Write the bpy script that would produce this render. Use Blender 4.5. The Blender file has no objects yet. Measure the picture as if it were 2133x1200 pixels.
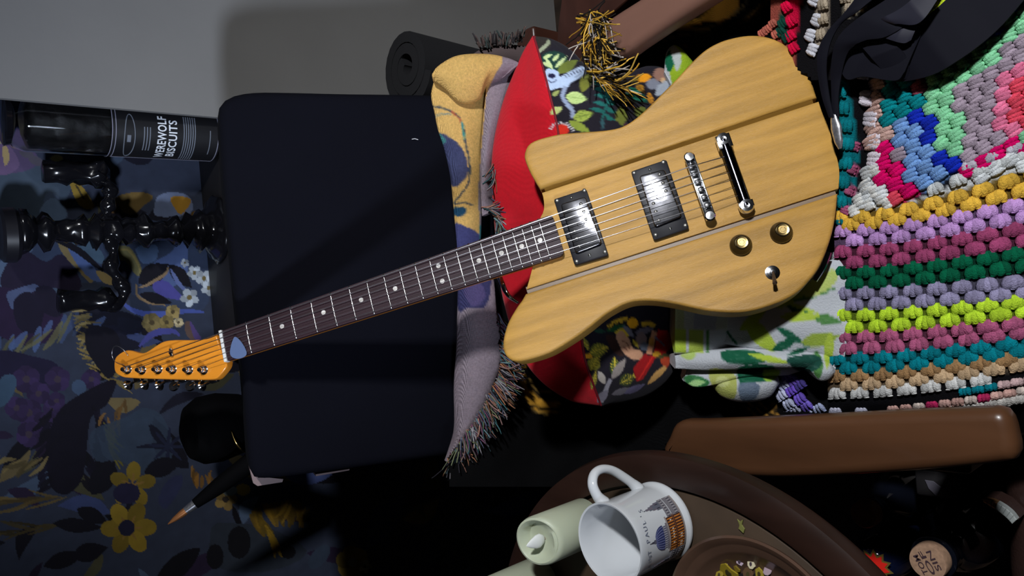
import bpy, math, random
import numpy as np
from mathutils import Vector, Matrix, noise as mnoise, geometry as mgeo

random.seed(4)
rng = np.random.RandomState(4)
SC = bpy.context.scene
PI = math.pi

# ---------------------------------------------------------------- camera
PITCH, ROLL, FPX = math.radians(42), math.radians(5), 1540.0
FW = np.array([0, math.cos(PITCH), -math.sin(PITCH)])
UPV = np.array([0, math.sin(PITCH), math.cos(PITCH)])
XV = np.array([1.0, 0, 0])
CR = math.cos(ROLL) * -UPV - math.sin(ROLL) * XV      # image right (the phone was held sideways)
CU = math.sin(ROLL) * -UPV + math.cos(ROLL) * XV      # image up
CP = np.array([0, 0, 1.45])
cam_d = bpy.data.cameras.new('camera')
cam_d.sensor_width = 36
cam_d.lens = FPX / 2133 * 36
cam_d.clip_start = 0.02
cam = bpy.data.objects.new('camera', cam_d)
SC.collection.objects.link(cam)
cam.matrix_world = Matrix(((CR[0], CU[0], -FW[0], CP[0]), (CR[1], CU[1], -FW[1], CP[1]), (CR[2], CU[2], -FW[2], CP[2]), (0, 0, 0, 1)))
SC.camera = cam

# ---------------------------------------------------------------- light and exposure
SC.view_settings.view_transform = 'Standard'
SC.view_settings.look = 'None'
SC.view_settings.gamma = 1
SC.view_settings.use_curve_mapping = False
SC.view_settings.exposure = 0.0
w = bpy.data.worlds.new('room_dark')
SC.world = w
w.use_nodes = True
w.node_tree.nodes['Background'].inputs[0].default_value = (0.5, 0.6, 1.0, 1)
w.node_tree.nodes['Background'].inputs[1].default_value = 0.02


def area(name, loc, target, size, power, col, shape='DISK'):
    d = bpy.data.lights.new(name, 'AREA')
    d.shape = shape
    d.size = size
    d.energy = power
    d.color = col
    o = bpy.data.objects.new(name, d)
    SC.collection.objects.link(o)
    o.location = loc
    o.rotation_euler = (Vector(target) - Vector(loc)).to_track_quat('-Z', 'Y').to_euler()
    return o


LAMP = (1.07, -0.40, 2.27)


def spot(name, loc, target, angle, blend, radius, power, col):
    d = bpy.data.lights.new(name, 'SPOT')
    d.spot_size = math.radians(angle)
    d.spot_blend = blend
    d.shadow_soft_size = radius
    d.energy = power
    d.color = col
    o = bpy.data.objects.new(name, d)
    SC.collection.objects.link(o)
    o.location = loc
    o.rotation_euler = (Vector(target) - Vector(loc)).to_track_quat('-Z', 'Y').to_euler()
    return o


spot('ceiling_lamp_light', LAMP, (0.08, 0.42, 0.60), 74, 0.9, 0.08, 252, (0.95, 0.97, 1.0))
spot('added_cool_spot', (-1.0, -0.5, 1.74), (0.95, 1.44, 1.30), 60, 1.0, 0.10, 175, (0.74, 0.83, 1.0))  # unseen cool spot added front-left to brighten the upper right wall

# ---------------------------------------------------------------- geometry from the camera's measurements
def ray(px, py):
    return FW + CR * (px - 1066.5) / FPX - CU * (py - 600) / FPX


def pt(px, py, t):
    return CP + ray(px, py) * t


def onz(px, py, z):
    v = ray(px, py)
    return CP + v * (z - CP[2]) / v[2]


def ony(px, py, y):
    v = ray(px, py)
    return CP + v * (y - CP[1]) / v[1]


def onpl(px, py, P, n):
    v = ray(px, py)
    return CP + v * (np.dot(np.asarray(P) - CP, n) / np.dot(v, n))


def proj(P):
    q = np.asarray(P) - CP
    z = q @ FW
    return 1066.5 + FPX * (q @ CR) / z, 600 - FPX * (q @ CU) / z


def lin(c):
    c = np.asarray(c, float) / 255
    return np.where(c <= 0.04045, c / 12.92, ((c + 0.055) / 1.055) ** 2.4)


# ---------------------------------------------------------------- materials
MATS = {}


def mat(name, col=None, rough=0.6, metal=0.0, spec=0.5, vcol=False, noise=0.0, nscale=30, bump=0.0, bscale=200,
        aniso=None, sheen=0.0, coat=0.0, emit=None, trans=0.0, weave=0.0, wscale=600, ior=1.45, sss=0.0):
    if name in MATS:
        return MATS[name]
    m = bpy.data.materials.new(name)
    MATS[name] = m
    m.use_nodes = True
    nt = m.node_tree
    b = nt.nodes['Principled BSDF']
    b.inputs['Roughness'].default_value = rough
    b.inputs['Metallic'].default_value = metal
    b.inputs['Specular IOR Level'].default_value = spec
    b.inputs['Sheen Weight'].default_value = sheen
    b.inputs['Coat Weight'].default_value = coat
    b.inputs['Coat Roughness'].default_value = 0.1
    b.inputs['Transmission Weight'].default_value = trans
    b.inputs['IOR'].default_value = ior
    if sss:
        b.inputs['Subsurface Weight'].default_value = sss
        b.inputs['Subsurface Radius'].default_value = (0.02, 0.015, 0.01)
    tc = nt.nodes.new('ShaderNodeTexCoord')
    src = None
    if vcol:
        a = nt.nodes.new('ShaderNodeAttribute')
        a.attribute_name = 'Col'
        src = a.outputs['Color']
    else:
        r = nt.nodes.new('ShaderNodeRGB')
        r.outputs[0].default_value = (*col, 1)
        src = r.outputs[0]
    if noise:
        n = nt.nodes.new('ShaderNodeTexNoise')
        n.inputs['Scale'].default_value = nscale
        n.inputs['Detail'].default_value = 5
        mp = nt.nodes.new('ShaderNodeMapping')
        nt.links.new(tc.outputs['Object'], mp.inputs[0])
        if aniso:
            mp.inputs['Scale'].default_value = aniso
        nt.links.new(mp.outputs[0], n.inputs['Vector'])
        mr = nt.nodes.new('ShaderNodeMapRange')
        mr.inputs[1].default_value = 0.3
        mr.inputs[2].default_value = 0.7
        mr.inputs[3].default_value = 1 - noise
        mr.inputs[4].default_value = 1 + noise
        nt.links.new(n.outputs[0], mr.inputs[0])
        mx = nt.nodes.new('ShaderNodeVectorMath')
        mx.operation = 'SCALE'
        nt.links.new(src, mx.inputs[0])
        nt.links.new(mr.outputs[0], mx.inputs['Scale'])
        src = mx.outputs[0]
    nt.links.new(src, b.inputs['Base Color'])
    hts = []
    if bump:
        n = nt.nodes.new('ShaderNodeTexNoise')
        n.inputs['Scale'].default_value = bscale
        n.inputs['Detail'].default_value = 4
        if aniso:
            mp2 = nt.nodes.new('ShaderNodeMapping')
            mp2.inputs['Scale'].default_value = aniso
            nt.links.new(tc.outputs['Object'], mp2.inputs[0])
            nt.links.new(mp2.outputs[0], n.inputs['Vector'])
        else:
            nt.links.new(tc.outputs['Object'], n.inputs['Vector'])
        hts.append((n.outputs[0], bump))
    if weave:
        for ax in ('X', 'Z'):
            wv = nt.nodes.new('ShaderNodeTexWave')
            wv.bands_direction = ax
            wv.inputs['Scale'].default_value = wscale
            wv.inputs['Distortion'].default_value = 1.0
            wv.inputs['Detail'].default_value = 1
            nt.links.new(tc.outputs['Object'], wv.inputs['Vector'])
            hts.append((wv.outputs['Fac'], weave))
    prev = None
    for h, s in hts:
        bp = nt.nodes.new('ShaderNodeBump')
        bp.inputs['Strength'].default_value = s
        bp.inputs['Distance'].default_value = 0.002
        nt.links.new(h, bp.inputs['Height'])
        if prev:
            nt.links.new(prev, bp.inputs['Normal'])
        prev = bp.outputs[0]
    if prev:
        nt.links.new(prev, b.inputs['Normal'])
    if emit:
        b.inputs['Emission Color'].default_value = (*emit[:3], 1)
        b.inputs['Emission Strength'].default_value = emit[3]
    return m


# ---------------------------------------------------------------- objects
WM = {}


def empty(name, M=None, loc=(0, 0, 0)):
    o = bpy.data.objects.new(name, None)
    o.empty_display_size = 0.02
    SC.collection.objects.link(o)
    if M is None:
        M = Matrix.Translation(Vector([float(c) for c in loc]))
    o.matrix_world = M
    WM[o.name] = M
    return o


def tag(o, label=None, cat=None, group=None, kind=None):
    if label: o['label'] = label
    if cat: o['category'] = cat
    if group: o['group'] = group
    if kind: o['kind'] = kind
    return o


def mk(name, VF, m, parent=None, local=False, smooth=35, col=None):
    """one mesh object; VF in world coordinates (or the parent's, local=True)"""
    V, F = VF
    V = np.asarray(V, float)
    if parent is not None:
        M = WM[parent.name]
        if not local:
            Mi = np.array(M.inverted())
            V = V @ Mi[:3, :3].T + Mi[:3, 3]
    else:
        c = V.mean(0)
        c[2] = V[:, 2].min()
        V = V - c
        M = Matrix.Translation(Vector([float(q) for q in c]))
    me = bpy.data.meshes.new(name)
    if isinstance(F, np.ndarray):
        F = F.tolist()
    me.from_pydata(V.tolist(), [], F)
    me.update()
    if smooth:
        me.shade_smooth()
        big = getattr(F, 'flat', None) or [i for i, f in enumerate(F) if len(f) > 8]
        for i in big: me.polygons[i].use_smooth = False
        if smooth < 170:
            me.set_sharp_from_angle(angle=math.radians(smooth))
    if col is not None:
        ca = me.color_attributes.new('Col', 'FLOAT_COLOR', 'POINT')
        cc = np.ones((len(V), 4), np.float32)
        cc[:, :3] = col
        ca.data.foreach_set('color', cc.ravel())
    if isinstance(m, (list, tuple)):
        for q in m: me.materials.append(q)
    else:
        me.materials.append(m)
    o = bpy.data.objects.new(name, me)
    SC.collection.objects.link(o)
    if parent is not None:
        o.parent = parent
        WM[o.name] = WM[parent.name]
    else:
        o.matrix_world = M
        WM[o.name] = M
    return o


def join(*parts):
    Vs, Fs, n = [], [], 0
    for V, F in parts:
        V = np.asarray(V, float)
        Vs.append(V)
        Fs += [[i + n for i in f] for f in F]
        n += len(V)
    return np.vstack(Vs), Fs


def catmull(P, N, closed=False):
    """smooth resample of a polyline to N points"""
    P = np.asarray(P, float)
    n = len(P)
    if closed:
        Q = np.vstack([P[-1], P, P[0], P[1]])
        segs = n
    else:
        Q = np.vstack([2 * P[0] - P[1], P, 2 * P[-1] - P[-2]])
        segs = n - 1
    out = []
    K = 12
    for i in range(segs):
        p0, p1, p2, p3 = Q[i:i + 4]
        for k in range(K):
            t = k / K
            out.append(0.5 * ((2 * p1) + (-p0 + p2) * t + (2 * p0 - 5 * p1 + 4 * p2 - p3) * t * t + (-p0 + 3 * p1 - 3 * p2 + p3) * t ** 3))
    out.append(P[0] if closed else P[-1])
    out = np.array(out)
    d = np.r_[0, np.cumsum(np.linalg.norm(np.diff(out, axis=0), axis=1))]
    s = np.linspace(0, d[-1], N, endpoint=not closed)
    return np.stack([np.interp(s, d, out[:, k]) for k in range(P.shape[1])], 1)


def tube(P, r, n=8, closed=False, flat=1.0):
    P = np.asarray(P, float)
    N = len(P)
    r = np.broadcast_to(np.asarray(r, float), (N,))
    T = np.gradient(P, axis=0)
    if closed:
        T = np.roll(P, -1, 0) - np.roll(P, 1, 0)
    T /= np.linalg.norm(T, axis=1)[:, None] + 1e-12
    a = np.array([0, 0, 1.0]) if abs(T[0][2]) < 0.9 else np.array([1.0, 0, 0])
    u = np.cross(T[0], a); u /= np.linalg.norm(u)
    V = []
    for i in range(N):
        u = u - T[i] * (u @ T[i]); u /= np.linalg.norm(u) + 1e-12
        v = np.cross(T[i], u)
        for k in range(n):
            th = 2 * PI * k / n
            V.append(P[i] + r[i] * (math.cos(th) * u + flat * math.sin(th) * v))
    F = []
    for i in range(N if closed else N - 1):
        j = (i + 1) % N
        for k in range(n):
            l = (k + 1) % n
            F.append([i * n + k, i * n + l, j * n + l, j * n + k])
    if not closed:
        F.append(list(range(n))[::-1])
        F.append([(N - 1) * n + k for k in range(n)])
    return np.array(V), F


def lathe(prof, c=(0, 0, 0), n=32, X=(1, 0, 0), Y=(0, 1, 0), Z=(0, 0, 1), sy=1.0):
    X, Y, Z, c = [np.asarray(q, float) for q in (X, Y, Z, c)]
    V, F = [], []
    for r, z in prof:
        r = max(r, 1e-5)
        for k in range(n):
            th = 2 * PI * k / n
            V.append(c + X * r * math.cos(th) + Y * r * sy * math.sin(th) + Z * z)
    for i in range(len(prof) - 1):
        for k in range(n):
            l = (k + 1) % n
            F.append([i * n + k, i * n + l, (i + 1) * n + l, (i + 1) * n + k])
    if prof[0][0] > 1e-4: F.append(list(range(n))[::-1])
    if prof[-1][0] > 1e-4: F.append([(len(prof) - 1) * n + k for k in range(n)])
    return np.array(V), F


def inpoly(P, x, y):
    a, b = P, np.roll(P, -1, 0)
    c = (a[:, 1] > y) != (b[:, 1] > y)
    with np.errstate(divide='ignore', invalid='ignore'):
        return bool(np.sum(c & (x < (b[:, 0] - a[:, 0]) * (y - a[:, 1]) / (b[:, 1] - a[:, 1]) + a[:, 0])) % 2)


class FL(list):
    flat = None


def slab(poly, z0, z1, b=0.0, segs=3, bb=None, frame=None, fill=False):
    """extruded 2D outline with rounded top and bottom edges; frame=(O,X,Y,Z)"""
    P = np.asarray(poly, float)
    A = 0.5 * np.sum(P[:, 0] * np.roll(P[:, 1], -1) - np.roll(P[:, 0], -1) * P[:, 1])
    if A < 0: P = P[::-1]
    e = np.roll(P, -1, 0) - P
    e /= np.linalg.norm(e, axis=1)[:, None] + 1e-12
    nrm = np.stack([-e[:, 1], e[:, 0]], 1)
    m = nrm + np.roll(nrm, 1, 0)
    m /= np.maximum((m ** 2).sum(1), 0.5)[:, None] / 2
    bb = b if bb is None else bb
    rings = []
    for k in range(segs + 1 if bb else 1):
        a = PI / 2 * k / segs
        rings.append((bb * (1 - math.sin(a)), z0 + bb * (1 - math.cos(a))))
    for k in range(segs + 1 if b else 1):
        a = PI / 2 * k / segs
        rings.append((b * (1 - math.cos(a)), z1 - b * (1 - math.sin(a))))
    N = len(P)
    V = []
    for ins, z in rings:
        q = P + m * ins
        V.append(np.c_[q, np.full(N, z)])
    V = np.vstack(V)
    F = FL([list(range(N))[::-1]])
    for i in range(len(rings) - 1):
        for k in range(N):
            l = (k + 1) % N
            F.append([i * N + k, i * N + l, (i + 1) * N + l, (i + 1) * N + k])
    top = (len(rings) - 1) * N
    F.flat = [0, len(F)]
    if fill:
        B = V[top:top + N, :2]
        lo_, hi_ = B.min(0), B.max(0)
        st_ = max(hi_ - lo_) / 28
        g = [Vector((x, y)) for x in np.arange(lo_[0] + st_ / 2, hi_[0], st_) for y in np.arange(lo_[1] + st_ / 2, hi_[1], st_)
             if inpoly(B, x, y) and np.min(np.linalg.norm(B - (x, y), axis=1)) > st_ * 0.4]
        ov, oe, of, _1, _2, _3 = mgeo.delaunay_2d_cdt([Vector(p) for p in B] + g, [(k, (k + 1) % N) for k in range(N)], [], 1, 1e-7)
        V = np.vstack([V, np.array([(p[0], p[1], z1) for p in ov[N:]])])
        F.flat = [0]
        for f in of:
            F.flat.append(len(F))
            F.append([top + i if i < N else top + i for i in f])
    else:
        F.append([top + k for k in range(N)])
    if frame is not None:
        O, X, Y, Z = [np.asarray(q, float) for q in frame]
        V = O + V[:, :1] * X + V[:, 1:2] * Y + V[:, 2:3] * Z
    return V, F


def rrect(x0, y0, x1, y1, r=0.0, n=4):
    if r <= 0: return [(x0, y0), (x1, y0), (x1, y1), (x0, y1)]
    out = []
    for cx, cy, a in ((x1 - r, y0 + r, -PI / 2), (x1 - r, y1 - r, 0), (x0 + r, y1 - r, PI / 2), (x0 + r, y0 + r, PI)):
        for k in range(n + 1):
            t = a + PI / 2 * k / n
            out.append((cx + r * math.cos(t), cy + r * math.sin(t)))
    return out


def box(x0, y0, z0, x1, y1, z1, b=0.0, r=None, segs=3):
    return slab(rrect(x0, y0, x1, y1, b if r is None else r), z0, z1, b, segs)


def quadrot(P, r=0.0, n=3):
    """rounded polygon corners"""
    P = np.asarray(P, float)
    if r <= 0: return P
    out = []
    for i in range(len(P)):
        a, p, c = P[i - 1], P[i], P[(i + 1) % len(P)]
        u = (a - p) / np.linalg.norm(a - p); v = (c - p) / np.linalg.norm(c - p)
        for k in range(n + 1):
            t = k / n
            out.append(p + u * r * (1 - t) ** 2 + v * r * t ** 2)
    return np.array(out)


def loft(curves, sub=5, closed=True):
    """skin across a list of equally sampled 3D curves"""
    C = np.array(curves)
    K, N, _ = C.shape
    rows = []
    for i in range(N):
        rows.append(catmull(C[:, i], K * sub, closed=closed))
    G = np.array(rows)
    M = G.shape[1]
    V = G.reshape(-1, 3)
    F = []
    for i in range(N - 1):
        for k in range(M if closed else M - 1):
            l = (k + 1) % M
            F.append([i * M + k, i * M + l, (i + 1) * M + l, (i + 1) * M + k])
    if closed:
        F.append(list(range(M)))
        F.append([(N - 1) * M + k for k in range(M)][::-1])
    return V, F


def crv(pts, depth, N=40):
    """pixel polyline measured at real camera distances -> smooth world curve"""
    d = np.asarray(depth, float)
    if d.ndim == 0: d = np.full(len(pts), float(d))
    elif len(d) != len(pts): d = np.interp(np.linspace(0, 1, len(pts)), np.linspace(0, 1, len(d)), d)
    P = np.array([pt(p[0], p[1], t) for p, t in zip(pts, d)])
    return catmull(P, N)


def bend(P, amp, sc, seed=0.0, axis=None):
    """small soft wrinkles"""
    P = np.asarray(P, float)
    out = P.copy()
    for i, p in enumerate(P):
        h = mnoise.noise(Vector((p[0] * sc + seed, p[1] * sc, p[2] * sc)))
        out[i] = p + (axis if axis is not None else -FW) * h * amp
    return out


# ---------------------------------------------------------------- prints and embroideries: 2D drawings carried by fine cloth meshes
class Canvas:
    def __init__(s, x0, y0, x1, y1, step, base):
        s.x0, s.y0, s.st = x0, y0, step
        s.w = int((x1 - x0) / step) + 1
        s.h = int((y1 - y0) / step) + 1
        s.A = np.ones((s.h, s.w, 3)) * np.asarray(base, float)
        s.X, s.Y = np.meshgrid(x0 + np.arange(s.w) * step, y0 + np.arange(s.h) * step)

    def _bb(s, x0, y0, x1, y1):
        a = max(0, int((x0 - s.x0) / s.st) - 1); b = min(s.w, int((x1 - s.x0) / s.st) + 2)
        c = max(0, int((y0 - s.y0) / s.st) - 1); d = min(s.h, int((y1 - s.y0) / s.st) + 2)
        return slice(c, d), slice(a, b)

    def poly(s, P, col, a=1.0, smooth=False):
        P = np.asarray(P, float)
        if smooth: P = catmull(P, max(24, len(P) * 5), closed=True)
        sl = s._bb(P[:, 0].min(), P[:, 1].min(), P[:, 0].max(), P[:, 1].max())
        X, Y = s.X[sl], s.Y[sl]
        if X.size == 0: return
        ins = np.zeros(X.shape, bool)
        for (xa, ya), (xb, yb) in zip(P, np.roll(P, -1, 0)):
            if ya == yb: continue
            c = ((ya > Y) != (yb > Y)) & (X < (xb - xa) * (Y - ya) / (yb - ya) + xa)
            ins ^= c
        s.A[sl][ins] = s.A[sl][ins] * (1 - a) + np.asarray(col, float) * a

    def blob(s, P, col, a=1.0): s.poly(P, col, a, True)

    def ell(s, cx, cy, rx, ry, col, ang=0, a=1.0):
        t = np.linspace(0, 2 * PI, 28, endpoint=False)
        c, q = math.cos(math.radians(ang)), math.sin(math.radians(ang))
        x, y = rx * np.cos(t), ry * np.sin(t)
        s.poly(np.c_[cx + x * c - y * q, cy + x * q + y * c], col, a)

    def line(s, P, w, col, a=1.0, taper=False):
        P = catmull(P, 4 * len(P) + 4)
        T = np.gradient(P, axis=0); T /= np.linalg.norm(T, axis=1)[:, None] + 1e-9
        n = np.c_[-T[:, 1], T[:, 0]]
        k = np.linspace(0, 1, len(P))
        ww = (np.sin(PI * np.clip(k * 0.94 + 0.03, 0, 1)) ** 0.6 if taper else np.ones(len(P)))[:, None] * w / 2
        s.poly(np.vstack([P + n * ww, (P - n * ww)[::-1]]), col, a)

    def leaf(s, x0, y0, x1, y1, w, col, vein=None, bendy=0.0, serr=0):
        p, q = np.array([x0, y0], float), np.array([x1, y1], float)
        d = q - p; L = np.linalg.norm(d); d /= L; n = np.array([-d[1], d[0]])
        ts = np.linspace(0, 1, 15)
        mid = [p + d * L * t + n * bendy * math.sin(PI * t) for t in ts]
        prof = [w / 2 * math.sin(PI * t ** 0.85) for t in ts]
        A = [m + n * h for m, h in zip(mid, prof)]; B = [m - n * h for m, h in zip(mid, prof)]
        s.poly(np.array(A + B[::-1]), col)
        if vein is not None:
            s.line([mid[0], mid[7], mid[14]], max(1.5, w * 0.07), vein)
            for i in range(2, 13, 2):
                for sg in (-1, 1):
                    s.line([mid[i], mid[i] + d * w * 0.22 + n * sg * prof[i] * 0.8], max(1.2, w * 0.05), vein)

    def flower(s, cx, cy, r, n, col, core, a0=0, pw=0.55, cr=0.28):
        for i in range(n):
            t = a0 + 2 * PI * i / n
            s.ell(cx + r * 0.55 * math.cos(t), cy + r * 0.55 * math.sin(t), r * 0.5, r * pw * 0.75, np.asarray(col) * (0.85 + 0.15 * (i % 3)), math.degrees(t))
        s.ell(cx, cy, r * cr, r * cr, core)

    def feather(s, path, n, L, ang, col, w=7, seed=0):
        r = random.Random(seed)
        P = catmull(path, n)
        for i, p in enumerate(P):
            a = math.radians(ang + r.uniform(-18, 18))
            l = L * r.uniform(0.6, 1.1)
            d = np.array([math.cos(a), math.sin(a)])
            k = r.uniform(0.65, 1.15)
            s.line([p, p + d * l * 0.5 + r.uniform(-4, 4), p + d * l], w * r.uniform(0.6, 1.2), np.clip(np.asarray(col) * k, 0, 255), 0.85, True)

    def look(s, px, py):
        x = np.clip((np.asarray(px) - s.x0) / s.st, 0, s.w - 1.001)
        y = np.clip((np.asarray(py) - s.y0) / s.st, 0, s.h - 1.001)
        i, j = x.astype(int), y.astype(int)
        fx, fy = (x - i)[:, None], (y - j)[:, None]
        A = s.A
        return (A[j, i] * (1 - fx) * (1 - fy) + A[j, i + 1] * fx * (1 - fy) + A[j + 1, i] * (1 - fx) * fy + A[j + 1, i + 1] * fx * fy)


def colour(V, canvas, gain):
    """print colours for cloth vertices, as albedo"""
    px, py = proj(V)
    return np.clip(lin(canvas.look(px, py)) * gain, 0, 0.88)


def gridmesh(G):
    h, w_, _ = G.shape
    idx = np.arange(h * w_).reshape(h, w_)
    F = np.stack([idx[:-1, :-1], idx[:-1, 1:], idx[1:, 1:], idx[1:, :-1]], -1).reshape(-1, 4)
    return G.reshape(-1, 3), F


def textmesh(s, size=1.0, spacing=1.0, align='CENTER', extrude=0.0, off=0.0):
    c = bpy.data.curves.new('lettering', 'FONT')
    c.body = s
    c.size = size
    c.space_character = spacing
    c.align_x = align
    c.align_y = 'CENTER'
    c.extrude = extrude
    c.offset = off
    c.resolution_u = 3
    o = bpy.data.objects.new('lettering', c)
    SC.collection.objects.link(o)
    bpy.context.view_layer.update()
    me = o.to_mesh()
    V = np.array([v.co[:] for v in me.vertices])
    F = [list(p.vertices) for p in me.polygons]
    o.to_mesh_clear()
    bpy.data.objects.remove(o)
    bpy.data.curves.remove(c)
    return V, F


def subdiv_x(V, F):
    return V, F


def wrap_text(VF, c, R, phi0, X, Y, Z):
    """lay flat lettering (x along the arc, y up) on a cylinder"""
    V, F = VF
    ph = phi0 + V[:, 0] / R
    rr = R + V[:, 2]
    return c + np.outer(rr * np.cos(ph), X) + np.outer(rr * np.sin(ph), Y) + np.outer(V[:, 1], Z), F
# ================================================================ the room
def structure(name, VF, m, smooth=0, **k):
    return tag(mk(name, VF, m, smooth=smooth, **k), kind='structure')


YB, YR = 1.52, 1.345
edge = ony(225, 224, YR)
XE = edge[0]
m_wall = mat('painted_plaster', (0.20, 0.195, 0.188), rough=0.85, noise=0.04, nscale=6, bump=0.15, bscale=60)
m_dark = mat('dark_room_paint', (0.05, 0.05, 0.055), rough=0.9, noise=0.1, nscale=4)
structure('floor', box(-2.0, -1.6, -0.05, 2.2, 1.75, 0.0), mat('dark_floorboards', (0.035, 0.022, 0.015), rough=0.5, noise=0.3, nscale=5, aniso=(8, 1, 1)))
structure('ceiling', box(-2.0, -1.6, 2.4, 2.2, 1.70, 2.45), mat('ceiling_paint', (0.35, 0.35, 0.34), rough=0.9, bump=0.1))
structure('wall_right', join(box(XE, YR, 0.0, XE + 0.14, YR + 0.010, 2.4), box(XE + 0.14, YR, 0.0, 2.2, 1.70, 2.4)), m_wall)
structure('wall_side', box(2.2, -1.6, 0, 2.25, 1.70, 2.4), m_dark)
structure('wall_left', box(-2.05, -1.6, 0, -2.0, 1.70, 2.4), m_dark)
structure('wall_front', box(-2.0, -1.65, 0, 2.2, -1.6, 2.4), m_dark)

# wallpaper: a printed drawing on the back wall
WP = Canvas(-330, 120, 1290, 1480, 2.1, (44, 50, 66))
NV, NV2, BL, PU, TA, OL = (13, 12, 22), (20, 20, 34), (62, 74, 118), (38, 28, 52), (112, 98, 66), (74, 72, 52)
SK, YE, WH = (72, 88, 112), (118, 98, 36), (150, 158, 166)
r9 = random.Random(11)
for i in range(260):       # printed foliage that carries on across the whole wall
    x, y = r9.uniform(-330, 1290), r9.uniform(120, 1480)
    a = r9.uniform(0, 2 * PI); L = r9.uniform(50, 150)
    c = [NV, NV, NV2, BL, PU, TA, OL, SK, NV][i % 9]
    WP.leaf(x, y, x + L * math.cos(a), y + L * math.sin(a), L * r9.uniform(0.2, 0.42), np.array(c) * r9.uniform(0.7, 1.05), None, r9.uniform(-20, 20))
base = (66, 78, 100)
WP.blob([(0, 330), (60, 345), (120, 330), (150, 380), (120, 440), (60, 470), (0, 470), (-60, 420)], (58, 70, 84))
WP.blob([(-20, 240), (20, 250), (60, 300), (80, 340), (30, 360), (-30, 340)], (74, 62, 90))
WP.blob([(0, 300), (25, 310), (40, 345), (10, 365), (-15, 350)], (92, 74, 104))
WP.blob([(5, 310), (14, 305), (20, 330), (10, 345)], (150, 130, 90))
WP.blob([(0, 235), (10, 240), (14, 270), (2, 300), (-20, 270)], (130, 122, 96))
for q in [(55, 320), (75, 335), (110, 345)]: WP.ell(q[0], q[1], 16, 9, (72, 68, 78), 20)
WP.ell(118, 330, 14, 7, (116, 108, 66))
WP.blob([(90, 430), (100, 400), (130, 420), (140, 455), (100, 460)], base)
WP.blob([(82, 440), (110, 412), (138, 440), (130, 462), (95, 468)], (84, 102, 126))
WP.blob([(145, 380), (160, 378), (180, 400), (196, 430), (180, 436), (160, 420)], (132, 108, 42))
WP.line([(158, 385), (175, 415)], 4, (60, 50, 30))
WP.blob([(220, 430), (225, 405), (238, 405), (245, 430), (235, 445)], (92, 70, 44))
WP.blob([(245, 410), (290, 400), (320, 410), (300, 428), (280, 445), (255, 440)], (90, 72, 36))
WP.blob([(322, 430), (330, 408), (360, 400), (395, 410), (400, 440), (375, 450), (325, 450)], (86, 96, 120))
WP.blob([(355, 412), (385, 410), (398, 420), (380, 445), (368, 440)], (140, 102, 30))
WP.blob([(180, 460), (200, 452), (222, 470), (215, 490), (195, 480)], (66, 78, 48))
WP.blob([(186, 492), (200, 484), (212, 492), (200, 502)], (70, 100, 88))
WP.blob([(-30, 540), (60, 510), (160, 500), (280, 510), (420, 500), (430, 640), (330, 640), (250, 600), (180, 590), (0, 600), (-60, 580)], (46, 56, 78))
WP.blob([(0, 545), (30, 530), (62, 512), (66, 524), (30, 545), (0, 600), (-30, 620), (-40, 560)], SK)
WP.blob([(120, 502), (150, 512), (170, 545), (195, 580), (185, 588), (160, 560), (135, 535)], TA)
WP.blob([(140, 510), (170, 525), (205, 570), (212, 586), (190, 582), (160, 550)], (70, 88, 132))
WP.blob([(150, 503), (190, 505), (215, 530), (212, 550), (180, 530)], (62, 82, 100))
WP.blob([(200, 565), (225, 570), (243, 585), (240, 594), (215, 588)], (138, 120, 78))
WP.line([(105, 495), (160, 520), (215, 565)], 14, NV, taper=True)
WP.blob([(230, 520), (255, 512), (275, 520), (295, 560), (285, 575), (262, 545), (240, 540)], (96, 92, 60))
WP.line([(238, 525), (265, 520), (285, 545), (293, 570)], 5, (120, 108, 64), taper=True)
WP.blob([(285, 515), (325, 510), (326, 540), (300, 550), (288, 535)], (72, 92, 124))
WP.blob([(320, 548), (350, 530), (385, 500), (392, 560), (378, 585), (350, 600), (330, 575)], (68, 84, 124))
WP.leaf(288, 590, 352, 550, 44, NV)
WP.leaf(352, 552, 400, 600, 30, NV)
WP.leaf(275, 600, 225, 545, 20, (26, 30, 46))

WP.line([(288, 600), (310, 592), (345, 570), (350, 555)], 7, (120, 100, 76), taper=True)
WP.line([(284, 590), (286, 615), (310, 630), (345, 636)], 6, (118, 98, 72), taper=True)
WP.blob([(320, 590), (345, 585), (375, 612), (385, 625), (345, 620), (320, 605)], (66, 64, 128))
WP.leaf(290, 612, 360, 632, 22, NV)
WP.line([(240, 618), (280, 648), (330, 655), (390, 648), (425, 650)], 12, (64, 78, 142), taper=True)
WP.line([(355, 560), (372, 590), (392, 610)], 9, (84, 96, 140), taper=True)
WP.blob([(245, 670), (250, 660), (298, 672), (290, 682), (250, 690)], (62, 82, 112))
WP.blob([(200, 640), (290, 660), (300, 690), (260, 700), (300, 720), (250, 735), (200, 730), (160, 700), (150, 660)], (14, 14, 28), 0.9)
for q in [(405, 568, 15), (425, 580, 17), (395, 620, 19), (435, 600, 16), (385, 548, 9)]:
    WP.flower(q[0], q[1], q[2], 5, WH, (96, 84, 50), q[0])
for q in [(316, 672, 20, (104, 92, 58)), (347, 672, 15, (110, 96, 58)), (360, 650, 15, (128, 112, 70)), (372, 672, 10, (160, 148, 116))]:
    WP.flower(q[0], q[1], q[2], 6, q[3], (70, 60, 40), q[0], 0.7)
WP.line([(290, 722), (320, 695), (360, 690), (375, 700)], 14, (64, 66, 128), taper=True)
WP.blob([(385, 672), (395, 670), (410, 690), (416, 706), (396, 706), (386, 690)], (84, 66, 60))
WP.blob([(395, 668), (410, 690), (420, 706), (405, 706)], (72, 58, 106))
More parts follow.
